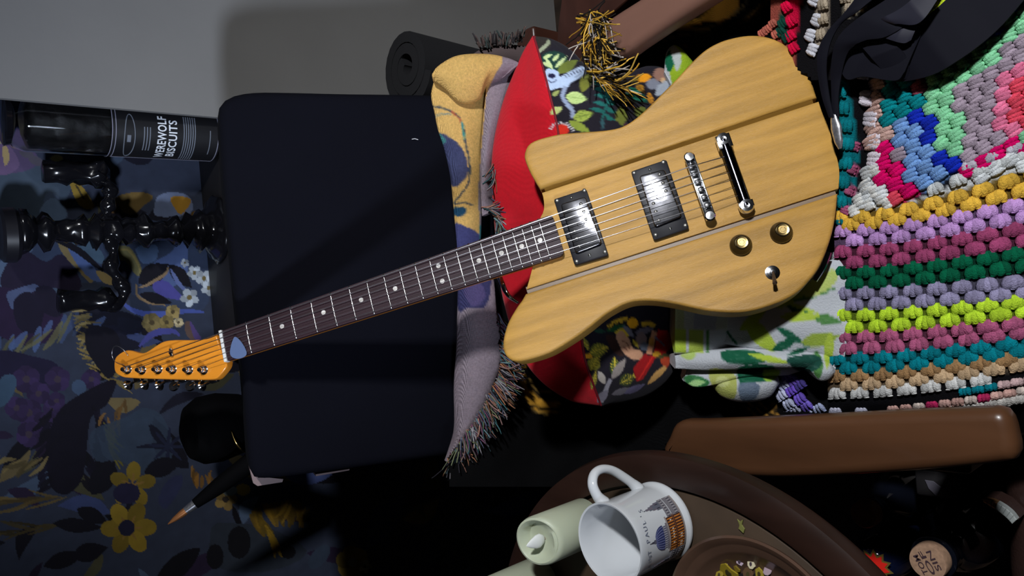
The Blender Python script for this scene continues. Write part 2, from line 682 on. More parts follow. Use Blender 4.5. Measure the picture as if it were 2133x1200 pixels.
WP.blob([(455, 620), (470, 620), (492, 640), (492, 668), (470, 680), (460, 650)], (66, 82, 104))
WP.blob([(20, 540), (50, 520), (95, 545), (130, 530), (170, 590), (150, 610), (110, 600), (80, 620), (30, 610), (0, 590)], (30, 24, 44))
WP.blob([(-40, 600), (20, 600), (60, 620), (100, 600), (130, 640), (120, 700), (60, 720), (0, 700), (-40, 660)], (36, 24, 50))
WP.blob([(15, 610), (40, 600), (70, 592), (80, 600), (50, 620), (28, 645), (18, 630)], (70, 80, 110))
WP.blob([(30, 625), (60, 608), (90, 640), (80, 690), (45, 690), (30, 660)], (22, 18, 36))
WP.blob([(75, 600), (110, 600), (130, 650), (110, 660), (80, 640)], (22, 18, 36))
WP.feather([(0, 700), (60, 690), (150, 650), (220, 660)], 9, 60, 115, (66, 82, 118), 16, 3)
WP.feather([(30, 700), (100, 690), (150, 650)], 6, 80, 130, (90, 88, 62), 12, 4)
WP.feather([(150, 650), (160, 700), (180, 750), (240, 785)], 22, 60, -25, (132, 116, 72), 7, 5)
WP.feather([(165, 665), (158, 720), (190, 770), (250, 800)], 16, 45, 20, (128, 108, 58), 6, 8)
WP.blob([(185, 680), (240, 690), (250, 740), (230, 790), (200, 760), (178, 720)], (14, 12, 24))
WP.blob([(0, 730), (60, 740), (120, 760), (100, 800), (40, 790), (-20, 800), (-40, 760)], (26, 22, 46))
for q in [(55, 790, 28), (80, 820, 24), (60, 860, 28), (90, 880, 22), (35, 850, 24), (110, 850, 20), (60, 905, 26), (120, 790, 26), (190, 790, 20), (118, 835, 18)]:
    WP.flower(q[0], q[1], q[2], 5, (46, 34, 66), (58, 48, 60), q[1], 0.8)
WP.blob([(0, 790), (25, 780), (35, 800), (15, 840), (-20, 850)], (52, 72, 92))
WP.blob([(150, 800), (165, 790), (180, 805), (170, 825), (152, 815)], (58, 74, 98))
WP.blob([(100, 990), (95, 930), (120, 860), (170, 820), (240, 790), (225, 840), (190, 870), (180, 940), (170, 1000), (140, 1030), (110, 1020)], (13, 10, 24))
WP.feather([(110, 850), (100, 930), (110, 1010)], 12, 50, 140, (14, 11, 26), 14, 9)
WP.feather([(190, 830), (200, 900), (170, 1000)], 14, 45, 60, (14, 11, 26), 12, 10)
WP.feather([(0, 950), (60, 960), (100, 950)], 10, 60, 150, (108, 94, 58), 9, 12)
WP.feather([(0, 1050), (90, 1040), (140, 1035)], 14, 90, 176, (92, 76, 42), 8, 13)
WP.feather([(0, 1110), (90, 1100), (130, 1090)], 12, 90, 176, (66, 56, 30), 8, 14)
WP.feather([(220, 860), (235, 880), (260, 830)], 10, 50, 100, (122, 88, 44), 6, 15)
WP.feather([(215, 880), (225, 930)], 8, 55, 50, (120, 108, 34), 6, 16)
WP.blob([(190, 900), (260, 870), (300, 850), (340, 870), (360, 940), (330, 1000), (250, 960), (200, 960)], (46, 58, 74), 0.85)
WP.line([(312, 885), (330, 910), (350, 935)], 20, (16, 18, 32), taper=True)
WP.line([(285, 932), (330, 930), (370, 945)], 11, (18, 20, 36), taper=True)
for a in range(0, 8): WP.line([(350, 930), (350 + 40 * math.cos(a * .8), 930 + 40 * math.sin(a * .8))], 7, (26, 30, 50), taper=True)
WP.leaf(190, 1030, 240, 960, 50, NV)
WP.leaf(160, 1060, 225, 1090, 34, NV); WP.leaf(110, 1090, 215, 1100, 30, NV); WP.leaf(150, 1160, 225, 1140, 40, NV)
WP.leaf(300, 985, 380, 960, 40, NV); WP.leaf(90, 1180, 180, 1150, 34, NV)
for (cx, cy, rr, n0) in [(276, 1010, 44, 5), (268, 1100, 52, 6)]:
    for i in range(n0):
        t = 2 * PI * i / n0 + 0.5 * cx
        x1, y1 = cx + rr * 1.15 * math.cos(t), cy + rr * 1.1 * math.sin(t)
        WP.ell(cx * .42 + x1 * .58, cy * .42 + y1 * .58, rr * 0.46, rr * 0.34, np.array((128, 106, 34)) * (0.8 + 0.1 * (i % 3)), math.degrees(t))
        WP.line([(cx, cy), ((cx + x1) / 2, (cy + y1) / 2)], 5, (120, 92, 44), taper=True)
WP.ell(264, 1028, 28, 22, (30, 28, 52)); WP.ell(264, 1100, 17, 17, (26, 26, 46))
WP.blob([(330, 1040), (350, 1000), (380, 990), (375, 1020), (345, 1060)], (40, 44, 70))
WP.feather([(400, 970), (420, 990), (440, 980)], 8, 40, 80, (110, 76, 30), 8, 17)
WP.flower(470, 1040, 24, 5, (112, 92, 52), (40, 34, 30)); WP.ell(506, 1020, 16, 12, (128, 108, 40)); WP.ell(478, 1022, 16, 11, (86, 96, 96))
WP.blob([(440, 1100), (470, 1090), (560, 1100), (640, 1150), (560, 1190), (450, 1180)], (38, 44, 54))
WP.ell(498, 1130, 24, 34, (12, 12, 18)); WP.ell(448, 1160, 18, 26, (12, 12, 18)); WP.ell(600, 1150, 16, 14, (12, 12, 18))
WP.feather([(520, 1070), (545, 1050), (620, 1040)], 14, 60, 70, (112, 86, 24), 13, 18)
WP.feather([(540, 1070), (560, 1110)], 8, 60, 60, (124, 98, 26), 12, 19)
WP.feather([(600, 1040), (645, 1060)], 6, 50, 110, (112, 88, 28), 10, 20)
WP.flower(735, 1172, 34, 6, (104, 88, 40), (120, 116, 96), 0.3, 0.7)
WP.flower(760, 1180, 14, 5, (130, 126, 104), (60, 50, 30))
WP.ell(665, 1160, 16, 30, (44, 54, 70), 40)
G = np.zeros((WP.h - 4, WP.w - 4, 3))
v0 = FW[None, None] + CR * ((WP.X[2:-2, 2:-2, None] - 1066.5) / FPX) - CU * ((WP.Y[2:-2, 2:-2, None] - 600) / FPX)
G = CP + v0 * (YB / v0[..., 1:2])
V, F = gridmesh(G)
wp = structure('wall_back', (V, F), mat('wallpaper_print', rough=0.75, vcol=True, noise=0.12, nscale=40, spec=0.3), col=colour(V, WP, 1.35))
structure('wall_outer', box(-2.0, YB + 0.01, 0, 2.2, 1.70, 2.4), m_dark)

# ceiling lamp
lampo = tag(empty('ceiling_light', loc=(LAMP[0], LAMP[1], 2.3)), 'round white ceiling lamp over the armchair', 'lamp')
mk('lamp_body', lathe([(0.10, 2.4), (0.10, 2.35), (0.09, 2.32), (0.085, 2.325)], (LAMP[0], LAMP[1], 0)), mat('white_enamel', (0.8, 0.8, 0.8), rough=0.3), lampo)
mk('lamp_shade', lathe([(0.082, 2.33), (0.082, 2.31), (0.065, 2.295), (0.0, 2.285)], (LAMP[0], LAMP[1], 0)), mat('lit_glass', (0.9, 0.9, 0.9), emit=(0.93, 0.96, 1.0, 6.0)), lampo)

# ================================================================ armchair
m_navy = mat('navy_upholstery', (0.0021, 0.0023, 0.0052), rough=0.93, spec=0.12, bump=0.25, bscale=900, noise=0.12, nscale=5)
m_wood = mat('brown_lacquered_wood', (0.085, 0.036, 0.016), rough=0.34, spec=0.5, noise=0.22, nscale=7, aniso=(3, 0.6, 3), coat=0.12)
m_woodd = mat('dark_walnut_wood', (0.040, 0.014, 0.009), rough=0.35, noise=0.25, nscale=8, aniso=(1, 5, 1))
chair = tag(empty('armchair', loc=(0.06, 0.65, 0.0)), 'navy upholstered armchair with brown wooden arms against the wallpapered wall', 'armchair')
REC = math.radians(18)
BP = pt(490, 600, 1.045)
BN = np.array([0, -math.cos(REC), math.sin(REC)])
BX, BY = np.array([1.0, 0, 0]), np.array([0, math.sin(REC), math.cos(REC)])


def bplane(px, py, off=0.0):
    q = onpl(px, py, BP + BN * off, BN)
    return ((q - BP) @ BX, (q - BP) @ BY)


bo = [(457, 240), (463, 212), (485, 196), (530, 188), (600, 188), (720, 191), (860, 193), (1000, 198), (1120, 208), (1140, 240), (1138, 560), (1125, 905), (1090, 925), (1000, 938), (940, 950), (760, 975), (600, 996), (545, 1000), (527, 992), (519, 960), (512, 860), (498, 700), (480, 520), (466, 380)]
bl = catmull([bplane(*q) for q in bo], 150, closed=True)
V, F = slab(bl, -0.075, 0.0, 0.016, 4, bb=0.01, frame=(BP, BX, BY, BN))
backrest = mk('backrest', (V, F), m_navy, chair, smooth=50)
tp = [pt(859, 289, 1.16), pt(864, 289.5, 1.16), pt(870, 291, 1.158)]
P3 = [onpl(a, b, BP + BN * 0.002, BN) for a, b in ((858, 290), (864, 289), (871, 291))]
mk('loose_thread', tube(P3, 0.0006, 5), mat('white_thread', (0.6, 0.6, 0.62)), backrest)
# pale wooden corner of the back frame, and its panel
for fo in (((518, 970), (528, 972), (536, 992), (560, 992), (588, 995), (586, 1001), (535, 1009), (526, 1003)), ((655, 985), (725, 974), (724, 977), (655, 989))):
    fo = [bplane(a, b, -0.06) for a, b in fo]
    mk('back_frame', slab(fo, -0.012, 0.012, 0.0, frame=(BP - BN * 0.06, BX, BY, BN)), mat('pale_pink_wood', (0.22, 0.15, 0.15), rough=0.5), chair, smooth=0)
mk('seat_cushion', box(-0.205, 0.16, 0.36, 0.325, 0.80, 0.485, 0.03), m_navy, chair)
mk('seat_rail', box(-0.20, 0.16, 0.28, 0.33, 0.82, 0.355, 0.006), m_woodd, chair)
for x, y in ((-0.215, 0.285), (-0.23, 0.86), (0.40, 0.22), (0.40, 0.86)):
    mk('leg', box(x - 0.02, y - 0.022, 0.0, x + 0.02, y + 0.022, 0.60, 0.006), m_woodd, chair)

# left arm: broad paddle of brown lacquered wood, top face at z = 0.64
AZ = 0.635
la = [(1378, 945), (1388, 912), (1408, 880), (1470, 877), (1700, 868), (1900, 858), (2040, 853), (2074, 853), (2094, 862), (2106, 885), (2113, 915), (2118, 940), (2112, 957), (2092, 965), (1980, 978), (1850, 988), (1700, 996), (1600, 998), (1520, 992), (1430, 975)]
la2 = catmull([onz(a, b, AZ)[:2] for a, b in la], 110, closed=True)
mk('armrest', slab(la2, AZ - 0.035, AZ, 0.013, 5), m_wood, chair, smooth=60)
# right arm, rising out of the frame, with its rear support
ra = [(1236, 82), (1246, 52), (1330, -5), (1420, -60), (1560, -150), (1690, -90), (1600, -75), (1500, -18), (1400, 45), (1330, 92), (1293, 117), (1262, 116)]
ra2 = catmull([onz(a, b, AZ)[:2] for a, b in ra], 80, closed=True)
mk('armrest', slab(ra2, AZ - 0.035, AZ, 0.012, 4), mat('worn_mauve_wood', (0.16, 0.078, 0.055), rough=0.45, noise=0.12, nscale=5, aniso=(3, 0.6, 3)), chair, smooth=60)
q0 = onz(1205, 45, 0.60)
sp = [onz(a, b, 0.60)[:2] for a, b in ((1172, -30), (1160, 60), (1158, 150), (1215, 150), (1265, 120), (1260, 40), (1330, -20))]
mk('back_post', slab(sp, 0.0, 0.60, 0.004), m_woodd, chair, smooth=30)

# black foam mat, rolled up and standing on the floor behind the chair
axT = ony(846, 140, 1.238)

prof = []
for i in range(60):
    t = i / 59
    a = 2 * PI * 2.6 * t
    prof.append((0.028 + 0.060 * t, a))
sp_o, sp_i = [], []
for r_, a in prof:
    sp_o.append((r_ * math.cos(a + 0.6), r_ * math.sin(a + 0.6)))
    sp_i.append(((r_ - 0.021) * math.cos(a + 0.6), (r_ - 0.021) * math.sin(a + 0.6)))
V, F = slab(sp_o + sp_i[::-1], 0.0, axT[2], 0.0)
V[:, 0] += axT[0] - (axT[2] - V[:, 2]) * 0.05
V[:, 1] += axT[1]
tag(mk('rolled_mat', (V, F), mat('black_foam', (0.010, 0.010, 0.012), rough=0.9, bump=0.3, bscale=500), smooth=40), 'black foam mat rolled up, standing behind the armchair', 'mat')
# ================================================================ electric guitar
gD = np.array([.9398, -.3062, -.1519]); gV = np.array([.2649, .9333, -.2424])
gD /= np.linalg.norm(gD); gV -= gD * (gD @ gV); gV /= np.linalg.norm(gV)


def c2w(v): return CR * v[0] - CU * v[1] + FW * v[2]


GX, GY = c2w(gD), -c2w(gV)
GZ = np.cross(GX, GY)
GO = CP + c2w(np.array([-.38718, .0778, .99755]))
GM = Matrix(((GX[0], GY[0], GZ[0], GO[0]), (GX[1], GY[1], GZ[1], GO[1]), (GX[2], GY[2], GZ[2], GO[2]), (0, 0, 0, 1)))


def gl(px, py, z=0.0):
    v = ray(px, py)
    P = GO + GZ * z
    t = ((P - CP) @ GZ) / (v @ GZ)
    q = CP + v * t - GO
    return np.array([q @ GX, q @ GY])


def gp(pts, z=0.0): return np.array([gl(a, b, z) for a, b in pts])


gt = tag(empty('electric_guitar', GM), 'honey coloured solid body electric guitar leaning back across the armchair', 'guitar')
BT, BB = -0.010, -0.050      # body top and back
m_body = mat('honey_oiled_wood', (0.44, 0.240, 0.050), rough=0.42, spec=0.4, noise=0.22, nscale=9, aniso=(0.7, 9, 3), bump=0.35, bscale=220)
body = [(1110, 553), (1103, 580), (1097, 601), (1092, 617), (1075, 641), (1058, 671), (1049, 700), (1047, 723), (1053, 741), (1066, 751), (1083, 753), (1107, 748), (1130, 741), (1153, 731), (1188, 710), (1223, 686), (1258, 658), (1282, 643), (1305, 632), (1328, 627), (1363, 627), (1410, 634), (1465, 646), (1516, 651), (1550, 650), (1578, 645), (1607, 636), (1635, 625), (1663, 608), (1686, 585), (1707, 556), (1726, 512), (1739, 462), (1747, 392), (1748, 350), (1739, 312), (1727, 268), (1712, 232), (1700, 195), (1692, 171), (1680, 144), (1665, 120), (1644, 97.5), (1620, 82.5), (1590, 73.5), (1560, 72), (1530, 76.5), (1500, 85.5), (1470, 102), (1440, 129), (1410, 162), (1380, 192), (1350, 222), (1320, 248), (1296, 262), (1268, 269), (1222, 273), (1172, 277), (1138, 284), (1113, 292), (1099, 302), (1092, 319), (1093, 332), (1103, 357), (1117, 382), (1129, 402), (1133, 423), (1132, 440), (1126, 452)]
bpx = catmull(body, 260, closed=False)
UL = ((1130, 396), (1700, 208)); LL = ((1094, 607), (1745, 397))


def clip(P, A, B, side, gap):
    A, B = np.array(A, float), np.array(B, float)
    d = (B - A) / np.linalg.norm(B - A); n = np.array([-d[1], d[0]])      # n points image-down
    f = [((p - A) @ n - gap) * side for p in P]
    out = []
    xs_ = [P[i] + (P[(i + 1) % len(P)] - P[i]) * f[i] / (f[i] - f[(i + 1) % len(P)]) for i in range(len(P)) if (f[i] >= 0) != (f[(i + 1) % len(P)] >= 0)]
    for i in range(len(P)):
        j = (i + 1) % len(P)
        if f[i] >= 0 and min(np.linalg.norm(P[i] - c_) for c_ in xs_) > 9: out.append(P[i])
        if (f[i] >= 0) != (f[j] >= 0):
            out.append(P[i] + (P[j] - P[i]) * f[i] / (f[i] - f[j]))
    Q = [out[0]]
    for p in out[1:]:
        if np.linalg.norm(p - Q[-1]) > 1.5: Q.append(p)
    while np.linalg.norm(Q[-1] - Q[0]) < 1.5: Q.pop()
    return np.array(Q)


up = clip(bpx, *UL, -1, -4.0)
lo = clip(bpx, *LL, 1, 4.5)
ce = clip(clip(bpx, *UL, 1, 5.0), *LL, -1, -3.5)
for nm, q in (('body_wing', up), ('body_wing', lo), ('center_block', ce)):
    mk(nm, slab(gp(q, BT), BB, BT, 0.0045 if nm == 'body_wing' else 0.0007, 4, bb=0.004, fill=True), m_body, gt, local=True, smooth=55)
for (A_, B_), col_, nm_, e0, e1 in ((UL, (0.13, 0.065, 0.012), 'amber_groove_shade', 4, -6), (LL, (0.18, 0.122, 0.075), 'grey_brown_lit_groove', 3, -4)):  # groove floors: upper coloured darker for shade, lower paler for catching light
    A_, B_ = np.array(A_, float), np.array(B_, float)
    d_ = (B_ - A_) / np.linalg.norm(B_ - A_); n_ = np.array([-d_[1], d_[0]])
    A2, B2 = A_ + d_ * e0, B_ + d_ * e1
    mk('groove_strip', slab(gp([A2 - n_ * 9, B2 - n_ * 9, B2 + n_ * 9, A2 + n_ * 9], BT), BB + 0.006, BT - 0.0030, 0), mat(nm_, col_, rough=0.9 if nm_[0] == 'a' else 0.4, spec=0.02 if nm_[0] == 'a' else 0.35, noise=0.2, nscale=12, aniso=(0.6, 6, 3)), gt, local=True, smooth=0)
# neck
m_neck = mat('amber_lacquered_maple', (0.66, 0.235, 0.020), rough=0.22, coat=0.3, noise=0.1, nscale=8, aniso=(0.5, 8, 3))
m_rose = mat('dark_rosewood', (0.026, 0.012, 0.016), rough=0.5, spec=0.3, noise=0.3, nscale=30, aniso=(0.4, 8, 1), bump=0.1, bscale=300)
x1 = gl(1165, 495)[0]
fb = []
hw = lambda s: 0.0212 + (0.0274 - 0.0212) * s / 0.4554
fb = quadrot([(0.0, -hw(0)), (x1, -hw(x1)), (x1, hw(x1)), (0.0, hw(0))], 0.006, 4)
fb = np.array([p for p in fb])
secs = []
N = 24
Vn, Fn = [], []
for i in range(N + 1):
    s = -0.004 + (0.47 + 0.004) * i / N
    h = hw(max(s, 0))
    dep = 0.0155 + 0.004 * i / N
    for k in range(13):
        th = PI * k / 12
        Vn.append((s, -h * math.cos(th), -0.0062 - dep * math.sin(th) ** 0.7))
for i in range(N):
    for k in range(12):
        Fn.append([i * 13 + k, i * 13 + k + 1, (i + 1) * 13 + k + 1, (i + 1) * 13 + k])
    Fn.append([i * 13 + 12, i * 13, (i + 1) * 13, (i + 1) * 13 + 12])
Fn += [list(range(13))[::-1], [N * 13 + k for k in range(13)]]
mk('neck', (np.array(Vn), Fn), m_neck, gt, local=True, smooth=60)
# radiused fretboard
RAD = 0.241
us = [quad for quad in np.linspace(-1, 1, 13)]
Vf, Ff = [], []
xs = np.r_[np.linspace(0, x1 - 0.006, 26), x1 - 0.0035, x1 - 0.0015, x1 - 0.0004, x1]
for i, s in enumerate(xs):
    d = max(0, s - (x1 - 0.006))
    h = hw(s) - (0.006 - math.sqrt(max(0, 0.006 ** 2 - d ** 2)))
    for u in us: Vf.append((s, u * h, 0.0014 - (RAD - math.sqrt(RAD ** 2 - (u * h) ** 2))))
    for u in us[::-1]: Vf.append((s, u * h, -0.0062))
n2 = 26
for i in range(len(xs) - 1):
    for k in range(n2):
        l = (k + 1) % n2
        Ff.append([i * n2 + k, (i + 1) * n2 + k, (i + 1) * n2 + l, i * n2 + l])
Ff += [list(range(n2)), [(len(xs) - 1) * n2 + k for k in range(n2)][::-1]]
fbo = mk('fretboard', (np.array(Vf), Ff), m_rose, gt, local=True, smooth=30)


def zf(y): return 0.0014 - (RAD - math.sqrt(RAD ** 2 - y * y))


m_chr = mat('bright_chrome', (0.72, 0.73, 0.76), rough=0.12, metal=1.0)
m_fret = mat('nickel_fret_wire', (0.72, 0.70, 0.70), rough=0.22, metal=1.0)
SCL = 0.648
fs = [SCL * (1 - 2 ** (-n / 12)) for n in range(0, 22)]
for n in range(1, 22):
    h = hw(fs[n]) + 0.0003
    P = [(fs[n], y, zf(y)) for y in np.linspace(-h, h, 11)]
    mk('fret', tube(P, 0.00115, 8), m_fret, fbo, local=True, smooth=180)
m_dot = mat('pearl_inlay', (0.55, 0.52, 0.48), rough=0.2, coat=0.4, noise=0.3, nscale=250)
for n, ys in ((3, [0]), (5, [0]), (7, [0]), (9, [0]), (12, [-.0105, .0105]), (15, [0]), (17, [0]), (19, [0]), (21, [0])):
    for y in ys:
        s = (fs[n - 1] + fs[n]) / 2
        mk('inlay_dot', lathe([(0.0031, zf(y) - 0.002), (0.0031, zf(y) + 0.00012), (0.0, zf(y) + 0.00014)], (s, y, 0), 18), m_dot, fbo, local=True, smooth=30)
mk('nut', box(-0.0042, -0.0222, -0.006, 0.0002, 0.0222, 0.0032, 0.0008), mat('bone_white', (0.62, 0.62, 0.60), rough=0.4), gt, local=True)
# headstock
HZ = -0.0085
head = [(451, 698), (428, 706), (395, 708), (363, 708), (341, 711), (326, 719), (308, 731), (298, 735), (287, 734), (274, 730), (261, 730), (248, 737), (239, 747), (237, 763), (240, 776), (252, 784), (269, 787), (352, 790), (417, 791), (445, 790), (456, 784), (471, 765), (474, 752)]
hp = list(catmull(head, 110)) + [np.array((474, 752)), np.array((470, 744)), np.array((455, 696))]
hso = mk('headstock', slab(gp(hp[:110] + [np.array((466, 750)), np.array((452, 702))], HZ), HZ - 0.014, HZ, 0.002, 3), m_neck, gt, local=True, smooth=50)
posts = [(263, 770), (293, 771), (327, 770), (357, 770), (391, 771), (422, 771)]
btn = [(267, 802, 0), (301, 802, 0), (332, 803, 0), (363, 804, 1), (397, 804, 1), (421, 804, 0)]
pxy = []
for i, (a, b) in enumerate(posts):
    x, y = gl(a, b, HZ + 0.004)
    pxy.append((x, y))
    tm = mk('tuning_machine', join(lathe([(0.0062, HZ - 0.0005), (0.0062, HZ + 0.0012), (0.0048, HZ + 0.002), (0.0038, HZ + 0.0022), (0.0036, HZ + 0.006), (0.0030, HZ + 0.0085), (0.0034, HZ + 0.0105), (0.0028, HZ + 0.0122), (0.0, HZ + 0.0126)], (x, y, 0), 20),
                                       box(x - 0.006, y - 0.016, HZ - 0.022, x + 0.006, y + 0.003, HZ - 0.0143, 0.001)), m_chr, gt, local=True)
    a2, b2, face = btn[i]
    bx, by = gl(a2, b2, HZ - 0.018)
    R = 0.0088
    if face:
        shp = lathe([(0.0, -0.0018), (R * 0.8, -0.0022), (R, 0), (R * 0.8, 0.0022), (0.0, 0.0018)], (bx, by, HZ - 0.018), 20, (1, 0, 0), (0, 1, 0), (0, 0, 1), 0.85)
    else:
        c_, s_ = math.cos(0.9 + 0.2 * i), math.sin(0.9 + 0.2 * i)
        shp = lathe([(0.0, -0.0018), (R * 0.8, -0.0022), (R, 0), (R * 0.8, 0.0022), (0.0, 0.0018)], (bx, by, HZ - 0.018), 20, (0, 0, 1), (0, 1, 0), (1, 0, 0.3), 0.85)
    mk('tuning_button', join(shp, tube([(x, y - 0.012, HZ - 0.018), (bx, by, HZ - 0.018)], 0.0022, 8)), m_chr, tm, local=True)
tx, ty = gl(357, 734, HZ + 0.003)
mk('string_tree', join(lathe([(0.0022, HZ - 0.001), (0.0022, HZ + 0.004), (0.0034, HZ + 0.0045), (0.0, HZ + 0.0055)], (tx, ty, 0), 14), box(tx - 0.002, ty - 0.0055, HZ + 0.0035, tx + 0.002, ty + 0.0055, HZ + 0.0048, 0.0006)), m_chr, gt, local=True)
# pickups
m_blk = mat('black_plastic', (0.006, 0.006, 0.010), rough=0.4, spec=0.3)
m_cov = mat('tarnished_nickel', (0.25, 0.25, 0.27), rough=0.15, metal=1.0, noise=0.15, nscale=60, bump=0.03, bscale=120)
m_scr = mat('steel_screw', (0.55, 0.54, 0.50), rough=0.25, metal=1.0)


def screw(parent, x, y, z, r=0.0026, name='screw', m=m_scr):
    sh = [lathe([(r, z - 0.001), (r * 0.95, z + 0.0006), (r * 0.5, z + 0.0011), (0, z + 0.0012)], (x, y, 0), 14)]
    o = mk(name, join(*sh), m, parent, local=True)
    mk('slot', join(box(x - r * 0.7, y - r * 0.14, z, x + r * 0.7, y + r * 0.14, z + 0.0014), box(x - r * 0.14, y - r * 0.7, z, x + r * 0.14, y + r * 0.7, z + 0.00141)), m_blk, o, local=True, smooth=0) if False else None
    return o


RT = -0.0035
for name, ring, cov, sc, ctr, poles, letters in (
        ('humbucker_pickup', [(1153, 415), (1221, 393), (1268, 532), (1197, 553)], [(1167, 425), (1219.5, 409), (1254, 507), (1199, 528)],
         [(1160, 418), (1217, 397), (1260, 525), (1201, 545)], [(1190, 412), (1228, 531)],
         [(1210, 425), (1216, 441), (1221, 457), (1197, 481.5), (1201.5, 496.6), (1206.7, 513)], 1),
        ('humbucker_pickup', [(1314, 357), (1388, 332), (1436, 476), (1362, 501)], [(1331, 366), (1384, 352), (1421, 450), (1364, 473)],
         [(1321, 360), (1382, 337.5), (1428, 469.6), (1366, 489.5)], [(1353.5, 353), (1396, 476)],
         [(1374, 363), (1381, 381), (1387, 398), (1361, 424), (1366, 441), (1372.5, 459)], 2)):
    rg = mk(name, slab(quadrot(gp(ring, RT), 0.003), BT - 0.0005, RT, 0.001, 2), m_blk, gt, local=True)
    z1 = 0.0012
    cv = mk('pickup_cover', slab(quadrot(gp(cov, z1), 0.0042, 5), RT - 0.001, z1, 0.0013, 3), m_cov, rg, local=True, smooth=60)
    for a, b in sc: screw(rg, *gl(a, b, RT), RT, 0.0027)
    for a, b in ctr: screw(rg, *gl(a, b, RT), RT, 0.0019)
    for k, (a, b) in enumerate(poles): screw(rg, *gl(a, b, z1), z1, 0.0023, 'pole_screw')
    # worn oval rings etched on the cover
    c = gp(cov, z1).mean(0)
    rr = [(c[0] + 0.0045 * math.cos(t), c[1] + 0.0032 * math.sin(t), z1) for t in np.linspace(0, 2 * PI, 20, endpoint=False)]
    mk('etched_ring', tube(rr, 0.0003, 4, closed=True), m_scr, rg, local=True)
# bridge: rail, six saddles, two posts
BRZ = 0.004
p0, p1 = gl(1436, 328, BRZ), gl(1479, 450, BRZ)
ax = (p1 - p0) / np.linalg.norm(p1 - p0); nx = np.array([-ax[1], ax[0]])
Lb = np.linalg.norm(p1 - p0)
br = mk('bridge', slab([p0 - ax * 0.004 + nx * 0.0055, p0 - ax * 0.004 - nx * 0.0055, p1 + ax * 0.004 - nx * 0.0055, p1 + ax * 0.004 + nx * 0.0055], BRZ - 0.007, BRZ - 0.001, 0.001, 2), m_chr, gt, local=True)
mk('bridge_rail', slab([p0 + nx * 0.0062, p0 + nx * 0.0042, p1 + nx * 0.0042, p1 + nx * 0.0062], BRZ - 0.001, BRZ + 0.0025, 0.0006, 2), m_chr, br, local=True)
mk('bridge_rail', slab([p0 - nx * 0.0042, p0 - nx * 0.0062, p1 - nx * 0.0062, p1 - nx * 0.0042], BRZ - 0.001, BRZ + 0.0025, 0.0006, 2), m_chr, br, local=True)
for q in (p0, p1):
    mk('bridge_post', lathe([(0.0035, BT - 0.001), (0.0035, BRZ - 0.002), (0.0062, BRZ - 0.001), (0.0066, BRZ + 0.002), (0.005, BRZ + 0.0034), (0, BRZ + 0.0036)], (*q, 0), 20), m_chr, br, local=True)
spread = 0.0525
mid = (p0 + p1) / 2
sy = []
for i in range(6):
    f = -spread / 2 + spread * i / 5
    c = mid + ax * f
    sy.append(c)
    o = (i - 2.5) * 0.0006
    q = c + nx * o
    mk('saddle', slab([q - ax * 0.0036 - nx * 0.0035, q + ax * 0.0036 - nx * 0.0035, q + ax * 0.0030 + nx * 0.0035, q - ax * 0.0030 + nx * 0.0035], BRZ - 0.001, BRZ + 0.0036, 0.0012, 2), m_chr, br, local=True)
# stop tailpiece
t0, t1 = gl(1506.5, 292, 0.001), gl(1555, 430, 0.001)
ax2 = (t1 - t0) / np.linalg.norm(t1 - t0); n2_ = np.array([-ax2[1], ax2[0]])
P = [(*(t0 + ax2 * k * np.linalg.norm(t1 - t0)), 0.0015 - 0.0005) for k in np.linspace(0, 1, 12)]
tl = mk('tailpiece', tube(P, 0.0072, 20, flat=0.75), mat('black_chrome', (0.05, 0.05, 0.065), rough=0.1, metal=1.0), gt, local=True, smooth=60)
for q in (t0, t1):
    mk('tailpiece_stud', join(lathe([(0.0045, BT - 0.001), (0.0045, -0.004), (0.0085, -0.0038), (0.0088, 0.003), (0.0075, 0.0068), (0.004, 0.0072), (0.0035, 0.0062), (0, 0.006)], (*q, 0), 24),
                              slab([q + n2_ * 0.0088 - ax2 * 0.006, q - n2_ * 0.0088 - ax2 * 0.006, q - n2_ * 0.0088 + ax2 * 0.012 * (1 if q is t0 else 0.2), q + n2_ * 0.0088 + ax2 * 0.012 * (1 if q is t0 else 0.2)], -0.004, 0.0055, 0.001, 2)), m_chr, tl, local=True)
# strings
m_str = mat('steel_strings', (0.62, 0.60, 0.62), rough=0.3, metal=1.0)
rad = [0.00068, 0.00056, 0.00046, 0.0004, 0.00034, 0.0003]
order = sorted(range(6), key=lambda k: sy[k][1], reverse=True)      # image top first
for i in range(6):
    b = sy[order[i]]
    yn = 0.0178 - 0.0356 * i / 5
    xt, yt = (t0 + ax2 * (np.linalg.norm(t1 - t0) * (0.5 + (b - mid) @ ax / np.linalg.norm(t1 - t0))))
    hx, hy = pxy[i]
    P = [(xt, b[1] * 0.98, 0.003), (b[0] + 0.004, b[1], BRZ + 0.0036), (b[0], b[1], BRZ + 0.0046), (0.30, yn + (b[1] - yn) * 0.30 / b[0], 0.0050), (0.0, yn, 0.0037), (-0.003, yn, 0.0034), (hx + 0.003, hy + 0.003, HZ + 0.0075)]
    mk('string', tube(P, rad[i], 6), m_str, gt, local=True, smooth=180)
    co = [(hx + 0.0041 * math.cos(t), hy + 0.0041 * math.sin(t), HZ + 0.0065 + 0.0005 * t / 6) for t in np.linspace(0, 4 * PI, 26)]
    mk('string_winding', tube(co, 0.0006, 5), m_str, gt, local=True, smooth=180)
lp = [gl(a, b, HZ + 0.001) for a, b in ((268, 741), (262, 730), (250, 722), (238, 724), (231, 736), (233, 748), (244, 756), (262, 760))]
lp = [(q[0], q[1], HZ + 0.002 + 0.004 * math.sin(i)) for i, q in enumerate(lp)]
mk('string_loop', tube(catmull(lp, 40), 0.0005, 6), m_str, gt, local=True, smooth=180)
